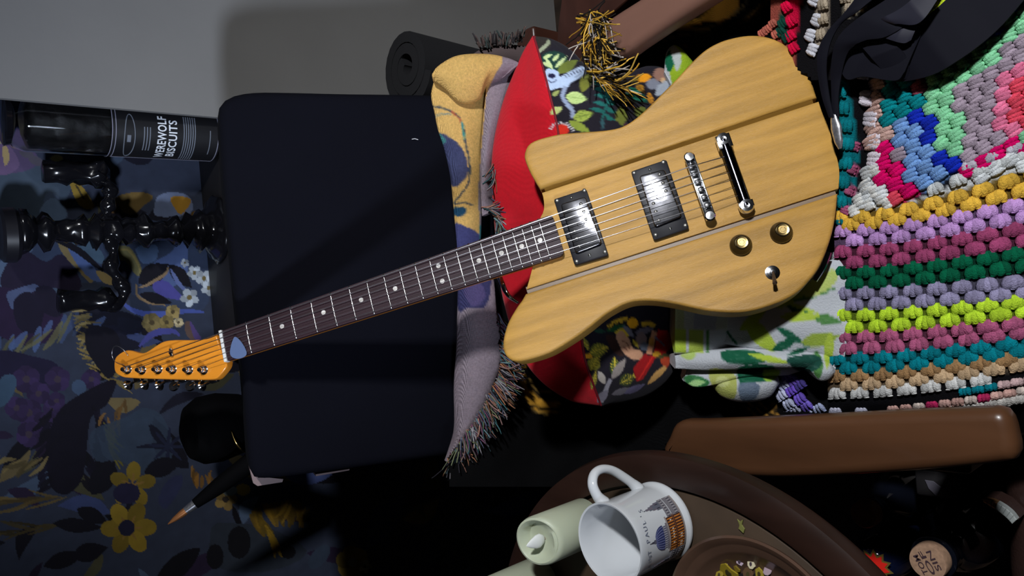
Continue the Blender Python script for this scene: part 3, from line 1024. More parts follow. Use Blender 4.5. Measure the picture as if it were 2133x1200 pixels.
# knobs
m_gold = mat('gold_cap', (0.50, 0.36, 0.15), rough=0.25, metal=1.0)
m_amb = mat('dark_amber_knob', (0.008, 0.006, 0.004), rough=0.25, spec=0.4)
for a, b in ((1543.5, 509.5), (1628, 483.5)):
    x, y = gl(a, b, BT + 0.004)
    rim = []
    for k in range(48):
        pass
    kb = mk('volume_knob', lathe([(0.0128, BT - 0.0003), (0.0131, BT + 0.002), (0.0120, BT + 0.006), (0.0092, BT + 0.010), (0.0088, BT + 0.0145), (0.0080, BT + 0.0155), (0.0072, BT + 0.0150)], (x, y, 0), 40), m_amb, gt, local=True)
    mk('knob_cap', lathe([(0.0074, BT + 0.0150), (0.0070, BT + 0.0158), (0.0050, BT + 0.0154), (0.0046, BT + 0.0163), (0.0030, BT + 0.0163), (0.0026, BT + 0.0158), (0, BT + 0.0158)], (x, y, 0), 28), m_gold, kb, local=True)
# toggle switch
x, y = gl(1609, 568, BT)
sw = mk('toggle_switch', lathe([(0.0082, BT - 0.0005), (0.0084, BT + 0.0010), (0.0062, BT + 0.0014), (0.0060, BT + 0.0032), (0.0035, BT + 0.0036), (0.0030, BT + 0.0050), (0, BT + 0.0052)], (x, y, 0), 28), m_chr, gt, local=True)
x2, y2 = gl(1614, 590, BT + 0.016)
mk('switch_tip', tube([(x, y, BT + 0.004), (x * .5 + x2 * .5, y * .5 + y2 * .5, BT + 0.011), (x2, y2, BT + 0.017), (x2 + 0.0005, y2 - 0.0004, BT + 0.0175)], [0.0014, 0.0019, 0.0028, 0.0015], 12), mat('brown_switch_tip', (0.05, 0.03, 0.02), rough=0.3), sw, local=True)
# output jack edge
q = [gl(a, b, BT - 0.015) for a, b in ((1724, 522), (1712, 552), (1694, 580))]
mk('jack_plate', tube([(p[0], p[1], BT - 0.02) for p in catmull(q, 10)], 0.006, 8, flat=0.35), m_chr, gt, local=True)

# plectrum tucked under the strings
pk = catmull([gl(a, b, 0.005) for a, b in ((490, 701.5), (500, 709), (509, 722), (514, 736), (508, 744), (496, 747.5), (485, 745), (479.5, 737), (481, 722), (485, 709))], 40, closed=True)
tag(mk('plectrum', slab(pk, 0.0045, 0.0058, 0.0003, 1, frame=(GO, GX, GY, GZ)), mat('grey_blue_plectrum', (0.085, 0.125, 0.24), rough=0.45), smooth=30), 'slate blue plectrum tucked under the strings by the guitar nut', 'plectrum')

# chrome hook beside the neck joint
P = [pt(a, b, t) for a, b, t in ((1040, 575, 0.99), (1046, 590, 0.985), (1053, 607, 0.985), (1063, 620, 0.99), (1078, 630, 1.0))]
tag(mk('metal_clip', tube(catmull(P, 20), np.linspace(0.0045, 0.003, 20), 12, flat=0.6), m_chr, smooth=60), 'curved chrome clip between guitar neck and lower horn', 'clip')
# ================================================================ textiles
def strands(base, direc, L, r, cols, curl=0.012, seed=0, nseg=7, sides=3):
    """fringe: many thin twisted yarns; base (n,3), direc (n,3)"""
    q = np.random.RandomState(seed)
    Vs, Fs, Cs, n0 = [], [], [], 0
    for b, d in zip(base, direc):
        l = L * q.uniform(0.6, 1.15)
        d = d / np.linalg.norm(d) + q.normal(0, 0.22, 3)
        P = [np.array(b)]
        w_ = q.normal(0, 1, 3)
        for k in range(nseg - 1):
            d = d / np.linalg.norm(d)
            P.append(P[-1] + d * l / (nseg - 1))
            d = d + w_ * curl * 12 / nseg + q.normal(0, 0.12, 3)
            if k == nseg // 2: w_ = -w_ * 1.2
        V, F = tube(P, r * np.linspace(1, 0.7, nseg) * q.uniform(0.8, 1.3), sides)
        c = np.array(cols[q.randint(len(cols))], float) * q.uniform(0.75, 1.15)
        Vs.append(V); Fs += [[i + n0 for i in f] for f in F]; n0 += len(V)
        Cs.append(np.tile(np.clip(lin(c), 0, 0.85), (len(V), 1)))
    return (np.vstack(Vs), Fs), np.vstack(Cs)


m_yarn = mat('fringe_yarn', rough=0.95, vcol=True, spec=0.15)
m_tap = mat('woven_tapestry_cloth', rough=0.92, vcol=True, spec=0.15, noise=0.16, nscale=330, weave=0.5, wscale=330)

# --- black and gold throw covering the seat and lower back
GB = Canvas(880, -220, 1900, 1060, 4, (4, 4, 5))
gold = (128, 92, 28)
GB.line([(1375, 62), (1410, 48), (1450, 45), (1490, 28), (1520, 0)], 13, (170, 122, 44), taper=True)
GB.line([(1380, 60), (1430, 58), (1470, 60), (1540, 20), (1570, -20)], 7, (90, 74, 44), taper=True)
GB.line([(1540, 50), (1580, 20), (1610, -10)], 10, (84, 62, 26), taper=True)
GB.line([(1360, 90), (1400, 78), (1440, 70)], 6, (62, 50, 36), taper=True)
GB.blob([(1460, 40), (1490, 5), (1530, -10), (1535, 20), (1500, 45)], (150, 104, 34))
for k in range(9):
    GB.line([(1270 + 15 * k, 215 - 14 * k), (1310 + 12 * k, 200 - 12 * k), (1350 + 10 * k, 190 - 12 * k)], 5, (92, 56, 20), taper=True)
GB.line([(1270, 215), (1290, 178), (1330, 150), (1390, 110)], 16, (44, 26, 14), taper=True)
GB.blob([(1075, 745), (1095, 752), (1100, 800), (1125, 830), (1160, 835), (1165, 855), (1130, 862), (1105, 845), (1085, 800)], (176, 128, 44))
GB.line([(1092, 765), (1105, 808), (1135, 822), (1165, 828)], 7, (12, 10, 10))
GB.line([(1100, 790), (1120, 812), (1150, 818)], 6, (150, 118, 60))
GB.line([(1105, 842), (1130, 852), (1168, 850)], 5, (10, 9, 9))
GB.line([(1110, 855), (1135, 862), (1166, 860)], 4, (170, 136, 70))
for k in range(3):
    GB.line([(1545 + 12 * k, 842 - 5 * k), (1570 + 14 * k, 862 - 5 * k), (1600 + 14 * k, 882 - 6 * k)], 6, (138, 100, 42), taper=True)
GB.ell(1610, 845, 8, 9, (104, 74, 28))
m_bg = mat('black_gold_cloth', rough=0.93, vcol=True, spec=0.12, weave=0.3, wscale=300)
step = 6
gx = np.arange(930, 1800, step); gy = np.arange(-180, 1015, step)
G = np.zeros((len(gy), len(gx), 3))
for j, b in enumerate(gy):
    for i, a in enumerate(gx):
        v = ray(a, b)
        t1_ = (0.515 - CP[2]) / v[2]
        PB = BP + BN * 0.030
        t2_ = ((PB - CP) @ BN) / (v @ BN)
        k = 30.0
        t = -math.log(math.exp(-k * t1_) + math.exp(-k * t2_)) / k
        if b > 800: t -= 0.00020 * (b - 800)
        if b < 220: t -= 0.00026 * (220 - b) * min(1.0, max(0.0, (1610 - a) / 120))
        n_ = mnoise.noise(Vector((a * 0.010, b * 0.010, 3.3))) * 0.012 + mnoise.noise(Vector((a * 0.03, b * 0.022, 7.3))) * 0.004
        G[j, i] = pt(a, b, t + n_ - 0.012)
# cut to an irregular outline
V, F = gridmesh(G)
px_, py_ = proj(V)
Fc = np.asarray(F)
cx = px_[Fc].mean(1); cy = py_[Fc].mean(1)
outl = [(1150, 120), (1235, 235), (1300, 150), (1290, 130), (1345, 90), (1480, -10), (1560, -180), (1800, -180), (1800, 860), (1700, 872), (1420, 884), (1385, 930), (1340, 1015), (935, 1015), (935, 950), (985, 900), (1000, 700), (1040, 560), (1060, 300)]


def inside(P, X, Y):
    ins = np.zeros(X.shape, bool)
    P = np.asarray(P, float)
    for (xa, ya), (xb, yb) in zip(P, np.roll(P, -1, 0)):
        if ya == yb: continue
        ins ^= ((ya > Y) != (yb > Y)) & (X < (xb - xa) * (Y - ya) / (yb - ya) + xa)
    return ins


Fc = Fc[inside(outl, cx, cy)]
throw = tag(empty('black_throw', loc=(0.06, 0.62, 0.5)), 'black throw with gold motifs and striped fringe, spread under everything on the armchair', 'blanket')
mk('throw_cloth', (V, Fc), m_bg, throw, smooth=180, col=colour(V, GB, 1.2))
pth = catmull([(1205, 30), (1218, 90), (1232, 150), (1262, 178), (1288, 172)], 120)
q = np.random.RandomState(5)
bs = np.array([pt(a + q.normal(0, 5), b + q.normal(0, 5), 0.985) for a, b in pth])
dr = np.array([CR * (0.75 + 0.3 * q.rand()) + CU * (-0.25 + q.normal(0, .35)) - FW * 0.1 for _ in pth])
bs2 = np.array([pt(1225 + 40 * q.rand(), 20 + 60 * q.rand(), 0.98) for _ in range(70)])
dr2 = np.array([-CU * 1.0 + CR * q.normal(0, .35) - FW * 0.1 for _ in range(70)])
VFs, cs = strands(np.vstack([bs, bs2]), np.vstack([dr, dr2]), 0.050, 0.0013, [(190, 148, 50), (200, 160, 70), (170, 160, 150), (30, 26, 22), (150, 110, 36), (24, 20, 18)], 0.035, 2)
tag(mk('fringe', VFs, m_yarn, throw, smooth=180, col=cs), kind='stuff', label='gold, grey and black yarn fringe')

# --- tapestry throw: tan panel with blue motifs, grey-mauve panel, multicoloured fringe
TP = Canvas(860, 20, 1180, 1060, 2.5, (128, 116, 124))
for k in range(800):
    a, b = rng.uniform(860, 1180), rng.uniform(20, 1060)
    TP.ell(a, b, 4, 1.6, [(150, 128, 128), (118, 112, 128), (136, 128, 138), (122, 108, 110)][k % 4], rng.uniform(-20, 20), 0.35)
TP.blob([(880, 60), (1000, 90), (1048, 118), (1035, 150), (1015, 190), (1008, 250), (1000, 340), (996, 420), (1000, 470), (985, 520), (940, 540), (880, 400)], (196, 158, 92))
for k in range(420):
    a, b = rng.uniform(890, 1010), rng.uniform(110, 520)
    TP.ell(a, b, 5, 1.4, [(208, 172, 108), (180, 142, 80), (190, 150, 96)][k % 3], rng.uniform(-15, 25), 0.3 if a < 1000 else 0)
TP.blob([(912, 280), (935, 285), (955, 300), (970, 325), (975, 360), (962, 380), (945, 390), (930, 370), (915, 330)], (58, 62, 92))
TP.blob([(895, 262), (915, 278), (930, 292), (915, 300)], (62, 120, 118))
TP.line([(902, 222), (925, 226), (948, 238), (963, 258), (970, 300), (978, 340), (976, 380), (960, 405), (945, 425), (965, 422), (985, 428)], 3.4, (52, 62, 74))
TP.line([(940, 232), (956, 246), (964, 262)], 3, (150, 66, 50)); TP.line([(962, 255), (968, 290)], 3.4, (34, 130, 132))
TP.line([(900, 245), (920, 238), (940, 238)], 2.5, (96, 120, 126))
TP.blob([(943, 434), (965, 432), (972, 440), (962, 450), (945, 448)], (30, 66, 92))
TP.blob([(945, 468), (970, 472), (985, 478), (998, 490), (1004, 520), (950, 540)], (60, 62, 104))
TP.blob([(950, 568), (1015, 560), (1022, 600), (1010, 640), (975, 640), (955, 648)], (52, 52, 88))
TP.blob([(965, 600), (1000, 590), (1010, 620), (985, 640)], (74, 66, 104))
TP.line([(1004, 470), (1003, 510)], 8, (50, 110, 116))
TP.blob([(1012, 455), (1035, 470), (1040, 520), (1020, 525)], (120, 28, 48))


def cloth(name, parent, L, R, H, dL, dR, lift, back=0.02, N=70, m=None, canvas=None, gain=1.0, wr=0.004, rid=0.5, seed=0., sub=5, lab=None):
    """a soft fold between two edge lines: L and R pixel outlines, middle lifted toward the viewer"""
    a, b = crv(L, dL, N), crv(R, dR, N)
    k = np.sin(PI * np.clip(np.linspace(0, 1, N), 0.02, .98))[:, None] ** 0.5
    midp = a * (1 - rid) + b * rid
    q1 = a * (1 - rid * .45) + b * rid * .45
    q3 = a * (1 - rid) * .45 + b * (1 - (1 - rid) * .45)
    cs_ = [a, q1 - FW * lift * 0.75 * k, midp - FW * lift * k, q3 - FW * lift * 0.75 * k, b, q3 + FW * back, midp + FW * back, q1 + FW * back]
    V, F = loft(cs_, sub)
    V = bend(V, wr, 26, seed)
    o = mk(name, (V, F), m, parent, smooth=180, col=colour(V, canvas, gain) if canvas else None)
    if lab: o['label'] = lab
    return o


tt = tag(empty('tapestry_throw', loc=(0.0, 0.8, 0.6)), 'fringed tan and grey-mauve woven throw hanging behind the guitar neck', 'blanket')
cloth('panel', tt, [(905, 165), (898, 200), (905, 235), (912, 270), (925, 310), (938, 370), (945, 440), (950, 490), (953, 530)],
      [(1020, 150), (1014, 190), (1007, 250), (1002, 330), (1003, 400), (1003, 450), (1002, 490), (1000, 510), (998, 525)], 0, 1.13, 1.14, 0.022, 0.02, canvas=TP, m=m_tap, gain=1.3, seed=1., N=120, sub=8)
cloth('panel', tt, [(900, 155), (912, 138), (945, 119), (985, 112), (1025, 113), (1060, 122), (1085, 133)],
      [(902, 168), (925, 185), (950, 210), (975, 216), (1000, 205), (1012, 180), (1045, 165)], 0, 1.10, 1.11, 0.022, 0.03, canvas=TP, m=m_tap, gain=1.3, seed=2., N=90, sub=8)
cloth('panel', tt, [(1012, 150), (1012, 190), (1005, 260), (1000, 340), (1001, 400), (1004, 450)],
      [(1092, 150), (1070, 200), (1047, 260), (1030, 330), (1028, 390), (1030, 440)], 0, 1.12, 1.135, 0.020, 0.02, canvas=TP, m=m_tap, gain=1.3, seed=3., N=100, sub=8)
cloth('panel', tt, [(958, 540), (954, 590), (952, 660), (950, 730), (945, 800), (946, 860), (944, 900), (934, 935), (926, 958)],
      [(1012, 535), (1028, 580), (1034, 640), (1042, 700), (1046, 750), (1030, 800), (1006, 860), (972, 912), (940, 962)], 0, 1.13, 1.12, 0.026, 0.02, canvas=TP, m=m_tap, gain=1.3, seed=4., N=120, sub=8)
tcols = [(126, 100, 96), (90, 116, 122), (60, 96, 100), (150, 110, 96), (96, 64, 84), (132, 128, 132), (84, 90, 112), (40, 38, 44), (140, 96, 70), (110, 116, 88)]
q = np.random.RandomState(7)


def fr(path, n, dirs, t, L, seed, r=0.0015, jit=2.5, cols=tcols):
    P = catmull(path, n)
    D = catmull(dirs, n)
    B = np.array([pt(a + q.normal(0, jit), b + q.normal(0, jit), t + q.normal(0, 0.004)) for a, b in P])
    Dr = np.array([CR * d[0] - CU * d[1] - FW * 0.15 for d in D])
    return strands(B, Dr, L, r, cols, 0.030, seed)


sets = [fr([(1046, 715), (1042, 770), (1020, 825), (985, 885), (950, 935), (935, 955)], 300, [(0.7, .5), (.8, .4), (0.8, .55), (.7, .6), (.5, .7), (-.1, .8)], 1.10, 0.040, 3),
        fr([(1036, 650), (1046, 715)], 40, [(0.5, .8), (0.6, .7)], 1.10, 0.028, 13),
        fr([(1030, 345), (1028, 400), (1030, 440)], 60, [(-.2, .8), (.6, .5), (.9, .2)], 1.10, 0.022, 4),
        fr([(1005, 432), (1025, 442), (1040, 470)], 60, [(.9, -.1), (.8, .3), (.3, .9)], 1.09, 0.030, 5),
        fr([(1000, 100), (1030, 96), (1060, 92), (1090, 84)], 60, [(-.5, -.9), (0, -1), (.2, -1), (.1, -1)], 1.16, 0.020, 6, cols=[(70, 58, 56), (56, 66, 64), (84, 70, 66), (48, 44, 46)])]
Vs, Fs, Cs, n0 = [], [], [], 0
for (V, F), c in sets:
    Vs.append(V); Fs += [[i + n0 for i in f] for f in F]; n0 += len(V); Cs.append(c)
tag(mk('fringe', (np.vstack(Vs), Fs), m_yarn, tt, smooth=180, col=np.vstack(Cs)), kind='stuff', label='multicoloured yarn fringe')
cloth('panel', tt, [(985, 112), (1010, 98), (1050, 92), (1095, 96)], [(1000, 135), (1030, 128), (1060, 128), (1098, 130)], 0, 1.17, 1.17, 0.01, 0.01, canvas=None, m=mat('mauve_brown_cloth', (0.07, 0.05, 0.05), rough=.95), N=30)

# --- embroidered cushion with red backing
EM = Canvas(1000, 40, 1480, 900, 1.5, (22, 18, 30))
red = (190, 10, 30)
EM.poly([(960, 0), (1111, 60), (1128, 130), (1146, 200), (1163, 278), (1175, 400), (1190, 560), (1211, 700), (1222, 760), (1250, 848), (1260, 900), (960, 950)], red)


def vine(pts, c): EM.line(pts, 4, c)


EM.blob([(1114, 78), (1135, 72), (1148, 95), (1130, 110)], (40, 34, 30))
EM.line([(1122, 108), (1142, 90), (1140, 84)], 8, (150, 158, 130)); EM.line([(1124, 118), (1146, 98)], 4, (30, 30, 34))
EM.blob([(1128, 118), (1150, 106), (1175, 112), (1182, 128), (1160, 146), (1138, 140)], (16, 54, 46))
for a in ((1130, 122, 1152, 112), (1152, 145, 1134, 118), (1155, 142, 1182, 116), (1150, 128, 1166, 112), (1130, 130, 1150, 140)): EM.leaf(*a, 8, (196, 214, 150))
EM.leaf(1160, 152, 1205, 124, 22, (104, 116, 44)); EM.leaf(1212, 192, 1238, 150, 24, (112, 116, 40), bendy=-5)
EM.blob([(1136, 148), (1150, 144), (1164, 150), (1166, 160), (1188, 148), (1212, 138), (1220, 146), (1212, 160), (1190, 172), (1182, 182), (1160, 184), (1142, 186)], (176, 194, 222))
for k in range(7): EM.line([(1176 + 6 * k, 156 - 2.4 * k), (1180 + 6 * k, 162 - 2.4 * k)], 1.8, (60, 66, 90))
EM.ell(1149, 158, 8, 5, (24, 24, 60), 10); EM.line([(1140, 166), (1150, 172), (1160, 166)], 2, (70, 78, 110))
EM.line([(1178, 180), (1172, 200), (1180, 215), (1192, 230), (1193, 246)], 9, (140, 152, 178))
for k in range(12):
    pass
EM.leaf(1178, 200, 1224, 208, 27, (186, 208, 132), (150, 176, 100)); EM.leaf(1194, 246, 1236, 236, 24, (158, 176, 74), (108, 128, 50))
EM.leaf(1146, 238, 1172, 222, 16, (182, 194, 120)); EM.leaf(1184, 252, 1230, 276, 18, (134, 150, 56)); EM.leaf(1150, 200, 1166, 188, 10, (150, 160, 90))
EM.line([(1256, 268), (1256, 240), (1266, 210), (1258, 178), (1244, 168)], 5, (22, 92, 88))
for k, (a, b) in enumerate([(1258, 236), (1263, 222), (1264, 206), (1260, 192), (1252, 178)]):
    EM.leaf(a, b, a - 30 + 2 * k, b - 10 + k, 10, (20, 96, 90), bendy=3)
    EM.leaf(a, b, a + 24 - 2 * k, b + 14 - k, 10, (20, 96, 90), bendy=3)
EM.line([(1256, 268), (1255, 250)], 7, (44, 84, 92))
EM.leaf(1276, 186, 1300, 196, 16, (216, 150, 24), (170, 110, 20)); EM.leaf(1284, 196, 1340, 212, 14, (96, 96, 30)); EM.leaf(1300, 184, 1350, 214, 26, (20, 112, 88), (12, 70, 60))
EM.ell(1340, 162, 16, 9, (226, 148, 20), -8); EM.ell(1360, 175, 14, 12, (120, 124, 138)); EM.ell(1375, 155, 14, 14, (140, 104, 90)); EM.ell(1382, 168, 6, 6, (196, 160, 120))
EM.leaf(1326, 176, 1342, 192, 14, (186, 132, 20), (120, 80, 20)); EM.leaf(1350, 192, 1360, 220, 12, (206, 140, 30), (140, 90, 30)); EM.leaf(1312, 170, 1336, 160, 8, (120, 100, 30))
EM.leaf(1296, 262, 1292, 220, 24, (100, 108, 40)); EM.blob([(1322, 228), (1340, 222), (1348, 232), (1334, 244), (1324, 240)], (90, 98, 36)); EM.leaf(1366, 200, 1398, 165, 22, (150, 158, 170))
EM.leaf(1298, 258, 1318, 268, 9, (60, 30, 44)); EM.ell(1172, 270, 14, 12, (200, 40, 20))
for k in range(12):
    t = -2.7 + k * 0.23
    EM.line([(1168 + 20 * math.cos(t), 276 + 16 * math.sin(t)), (1168 + 28 * math.cos(t), 276 + 23 * math.sin(t))], 2.4, (200, 196, 200))
# lower part
yv = (214, 190, 60)
EM.leaf(1228, 736, 1266, 722, 30, (112, 116, 40), yv); EM.leaf(1216, 704, 1226, 730, 12, (120, 120, 50), yv); EM.leaf(1230, 772, 1245, 742, 28, (128, 124, 42), yv); EM.leaf(1232, 812, 1242, 772, 13, (124, 118, 44), yv)
EM.ell(1225, 742, 8, 6, (226, 160, 30)); EM.leaf(1262, 690, 1304, 676, 14, (20, 78, 40)); EM.leaf(1236, 688, 1264, 692, 9, (24, 66, 50))
EM.line([(1266, 682), (1285, 670), (1308, 664)], 10, (214, 170, 40)); EM.line([(1336, 676), (1352, 674), (1364, 680)], 10, (200, 160, 40))
for k in range(9): EM.line([(1268 + 5 * k, 674 - k), (1271 + 5 * k, 684 - k * 1.6)], 1.8, (40, 34, 20))
EM.ell(1318, 673, 11, 11, (236, 168, 20)); EM.leaf(1298, 678, 1322, 704, 12, (110, 110, 124)); EM.leaf(1322, 694, 1364, 684, 14, (104, 98, 112))
EM.blob([(1283, 700), (1296, 690), (1310, 704), (1318, 725), (1334, 730), (1340, 744), (1322, 750), (1306, 742), (1294, 728)], (200, 150, 118))
EM.line([(1296, 710), (1306, 716), (1312, 728)], 2.2, (120, 70, 50)); EM.line([(1300, 724), (1310, 732)], 2, (110, 60, 50))
EM.blob([(1262, 700), (1280, 698), (1288, 720), (1300, 740), (1290, 742), (1272, 725)], (48, 26, 22))
EM.line([(1282, 694), (1296, 686), (1308, 700)], 5, (214, 180, 50)); EM.ell(1336, 708, 12, 16, (124, 104, 104)); EM.ell(1342, 722, 9, 9, (90, 96, 112)); EM.leaf(1318, 708, 1330, 724, 9, (150, 130, 40), yv)
EM.line([(1352, 738), (1358, 712), (1364, 690)], 12, (206, 146, 110)); EM.ell(1357, 712, 6, 8, (200, 140, 60))
EM.poly([(1370, 686), (1396, 690), (1402, 720), (1380, 742), (1362, 734)], (178, 18, 22)); EM.line([(1364, 702), (1384, 720)], 4, (110, 110, 140))
EM.poly([(1318, 768), (1342, 738), (1368, 742), (1340, 790), (1326, 796)], (160, 14, 20)); EM.line([(1360, 742), (1330, 792)], 3, (220, 40, 30))
EM.ell(1368, 738, 9, 6, (190, 140, 30)); EM.ell(1385, 744, 14, 7, (70, 66, 30))
EM.line([(1392, 760), (1370, 780), (1350, 800)], 13, (206, 158, 90), taper=True); EM.blob([(1376, 748), (1396, 744), (1392, 764), (1380, 760)], (170, 60, 30))
EM.leaf(1282, 786, 1280, 744, 22, (56, 80, 38), yv); EM.leaf(1290, 800, 1322, 782, 26, (54, 66, 34), yv); EM.leaf(1274, 790, 1305, 745, 18, (150, 140, 136))
EM.leaf(1260, 800, 1246, 772, 16, (176, 168, 160)); EM.line([(1252, 838), (1262, 812), (1272, 790)], 9, (150, 148, 160)); EM.leaf(1244, 838, 1268, 812, 18, (120, 116, 132)); EM.leaf(1274, 822, 1318, 808, 14, (104, 100, 110)); EM.leaf(1300, 820, 1345, 800, 14, (96, 90, 124))
N = 300
redE = crv([(1110, 74), (1085, 120), (1052, 205), (1034, 280), (1028, 350), (1032, 420), (1040, 520), (1052, 620), (1085, 730), (1130, 795), (1190, 835), (1252, 847)], [1.08, 1.10, 1.115, 1.12, 1.12, 1.11, 1.12, 1.12, 1.10, 1.08, 1.06, 1.04], N)
seam = crv([(1112, 76), (1128, 130), (1146, 200), (1163, 278), (1172, 400), (1190, 560), (1211, 700), (1222, 760), (1253, 846)], [1.075, 1.05, 1.03, 1.015, 1.0, 1.0, 1.0, 1.0, 1.035], N)
embE = crv([(1115, 76), (1150, 84), (1190, 108), (1230, 150), (1280, 168), (1350, 140), (1400, 165), (1440, 250), (1440, 400), (1435, 600), (1415, 700), (1396, 780), (1345, 826), (1256, 848)], [1.075, 1.08, 1.07, 1.06, 1.06, 1.06, 1.06, 1.06, 1.06, 1.05, 1.05, 1.05, 1.05, 1.04], N)
k = np.sin(PI * np.linspace(0, 1, N))[:, None] ** 0.5
mid1 = (redE * .5 + seam * .5) - FW * 0.012 * k
mid2 = (seam * .66 + embE * .34) - FW * 0.028 * k
mid3 = (seam * .3 + embE * .7) - FW * 0.026 * k
back = redE * .45 + embE * .55 + FW * 0.06 * k
V, F = loft([redE, mid1, seam, mid2, mid3, embE, back], 38)
V = bend(V, 0.004, 20, 5.)
cu = tag(empty('cushion', loc=(0.12, 0.72, 0.55)), 'square cushion with red back and black embroidered front, wedged behind the guitar', 'cushion')
cv = colour(V, EM, 1.0)
mk('cushion_cover', (V, F), mat('embroidered_cloth', rough=0.8, vcol=True, spec=0.25, weave=0.15, wscale=260, noise=0.06, nscale=200, sheen=0.1), cu, smooth=180, col=cv)
mk('piping', tube(bend(seam, 0.004, 20, 5.) - FW * 0.0005, 0.0016, 6), mat('dark_red_cord', (0.16, 0.004, 0.012), rough=0.7), cu, smooth=180)

# --- folded towel with green palm leaves
TW = Canvas(1370, 40, 1790, 900, 2, (176, 180, 186))
lg, dg, mg = (160, 182, 64), (24, 84, 60), (74, 122, 66)
TW.poly([(1400, 688), (1430, 688), (1430, 735), (1400, 735)], lg); TW.poly([(1436, 688), (1466, 688), (1466, 735), (1436, 735)], (158, 176, 76)); TW.line([(1474, 688), (1474, 735)], 5, mg)
TW.poly([(1400, 600), (1515, 600), (1515, 688), (1400, 688)], (168, 172, 160)); TW.poly([(1404, 600), (1426, 600), (1426, 688), (1404, 688)], (160, 166, 120)); TW.poly([(1450, 600), (1500, 600), (1490, 688), (1444, 688)], (150, 154, 160))
TW.leaf(1540, 690, 1600, 640, 22, lg); TW.leaf(1555, 676, 1615, 735, 30, lg); TW.leaf(1600, 640, 1700, 590, 34, lg); TW.blob([(1550, 678), (1580, 672), (1606, 700), (1620, 730), (1595, 722)], lg)
TW.leaf(1615, 680, 1680, 720, 16, dg); TW.leaf(1608, 730, 1662, 706, 20, dg); TW.leaf(1640, 638, 1700, 664, 16, dg); TW.leaf(1690, 660, 1755, 672, 22, mg); TW.leaf(1640, 632, 1710, 655, 9, lg)
TW.leaf(1625, 660, 1712, 660, 22, lg); TW.leaf(1668, 714, 1750, 700, 30, (138, 160, 62)); TW.leaf(1730, 690, 1722, 772, 20, lg); TW.leaf(1650, 628, 1745, 600, 10, mg); TW.blob([(1665, 600), (1735, 560), (1740, 590), (1690, 620)], (166, 180, 100))
TW.line([(1514, 690), (1524, 704), (1536, 718)], 5, dg); TW.leaf(1640, 740, 1690, 722, 10, dg); TW.blob([(1700, 730), (1715, 760), (1705, 790), (1690, 760)], mg)
TW.blob([(1500, 735), (1530, 728), (1585, 735), (1600, 752), (1560, 760), (1515, 755)], dg); TW.leaf(1560, 738, 1650, 758, 14, lg); TW.blob([(1640, 745), (1700, 740), (1712, 760), (1680, 778), (1650, 765)], (26, 66, 56))
TW.blob([(1425, 785), (1450, 782), (1478, 795), (1465, 808), (1435, 806)], (50, 108, 62)); TW.leaf(1434, 800, 1470, 796, 14, (156, 200, 130)); TW.blob([(1478, 770), (1530, 780), (1530, 830), (1490, 815)], (160, 166, 90)); TW.ell(1505, 795, 14, 12, (180, 186, 120))
TW.blob([(1540, 765), (1610, 762), (1605, 790), (1560, 800), (1542, 800)], dg); TW.blob([(1590, 770), (1625, 772), (1615, 790), (1595, 795)], (140, 176, 60)); TW.blob([(1540, 800), (1580, 800), (1575, 830), (1545, 835)], (96, 110, 128)); TW.blob([(1418, 742), (1425, 735), (1450, 735), (1440, 750)], (160, 182, 100))
TW.blob([(1400, 70), (1440, 60), (1450, 160), (1400, 175)], (140, 168, 40)); TW.blob([(1385, 125), (1395, 105), (1410, 112), (1402, 140), (1392, 150)], (20, 90, 62)); TW.blob([(1396, 95), (1412, 100), (1420, 125), (1410, 150), (1402, 125)], (170, 178, 176))
for kk in range(500):
    TW.ell(rng.uniform(1390, 1760), rng.uniform(560, 860), 6, 1.5, (188, 190, 190), rng.uniform(-10, 20), 0.12)
m_tw = mat('terry_towel', rough=0.97, vcol=True, spec=0.1, bump=0.5, bscale=450)
tw = tag(empty('towel', loc=(-0.09, 0.5, 0.53)), 'folded white towel with green palm leaf print beneath the lower guitar edge', 'towel')
cloth('fold', tw, [(1405, 560), (1480, 560), (1560, 560), (1650, 540), (1765, 520)], [(1406, 738), (1440, 738), (1475, 737), (1515, 734), (1530, 730)], 0, [0.985, 0.91], [0.985, 0.975], 0.014, 0.03, canvas=TW, m=m_tw, gain=1.0, seed=6, N=90, sub=9)
cloth('fold', tw, [(1500, 600), (1600, 580), (1680, 555), (1775, 530)], [(1506, 716), (1560, 726), (1640, 736), (1715, 743), (1758, 746)], 0, [0.965, 0.885], [0.965, 0.888], 0.016, 0.03, canvas=TW, m=m_tw, gain=1.0, seed=7, N=100, sub=10, rid=0.55)
cloth('fold', tw, [(1404, 736), (1480, 728), (1560, 722), (1650, 728), (1750, 720)], [(1406, 768), (1470, 772), (1540, 770), (1620, 766), (1738, 770)], 0, [0.995, 0.905], [0.995, 0.905], 0.018, 0.03, canvas=TW, m=m_tw, gain=1.0, seed=8, N=90, sub=6)
cloth('fold', tw, [(1430, 764), (1500, 762), (1580, 758), (1690, 752), (1730, 752)], [(1424, 794), (1445, 806), (1478, 804), (1540, 790), (1640, 782)], 0, [1.005, 0.925], [1.005, 0.955], 0.012, 0.02, canvas=TW, m=m_tw, gain=1.0, seed=9, N=80, sub=6)
cloth('fold', tw, [(1478, 788), (1500, 772), (1550, 764), (1590, 764), (1618, 782)], [(1480, 792), (1500, 824), (1545, 838), (1598, 830), (1622, 800)], 0, [0.99, 0.965], [0.99, 0.965], 0.022, 0.02, canvas=TW, m=m_tw, gain=1.0, seed=10, N=60, sub=7)
cloth('fold', tw, [(1384, 150), (1388, 110), (1402, 94), (1416, 100)], [(1400, 185), (1440, 170), (1450, 140), (1420, 104)], 0, 1.03, 1.03, 0.012, 0.02, canvas=TW, m=m_tw, gain=1.0, seed=11, N=40, sub=7)
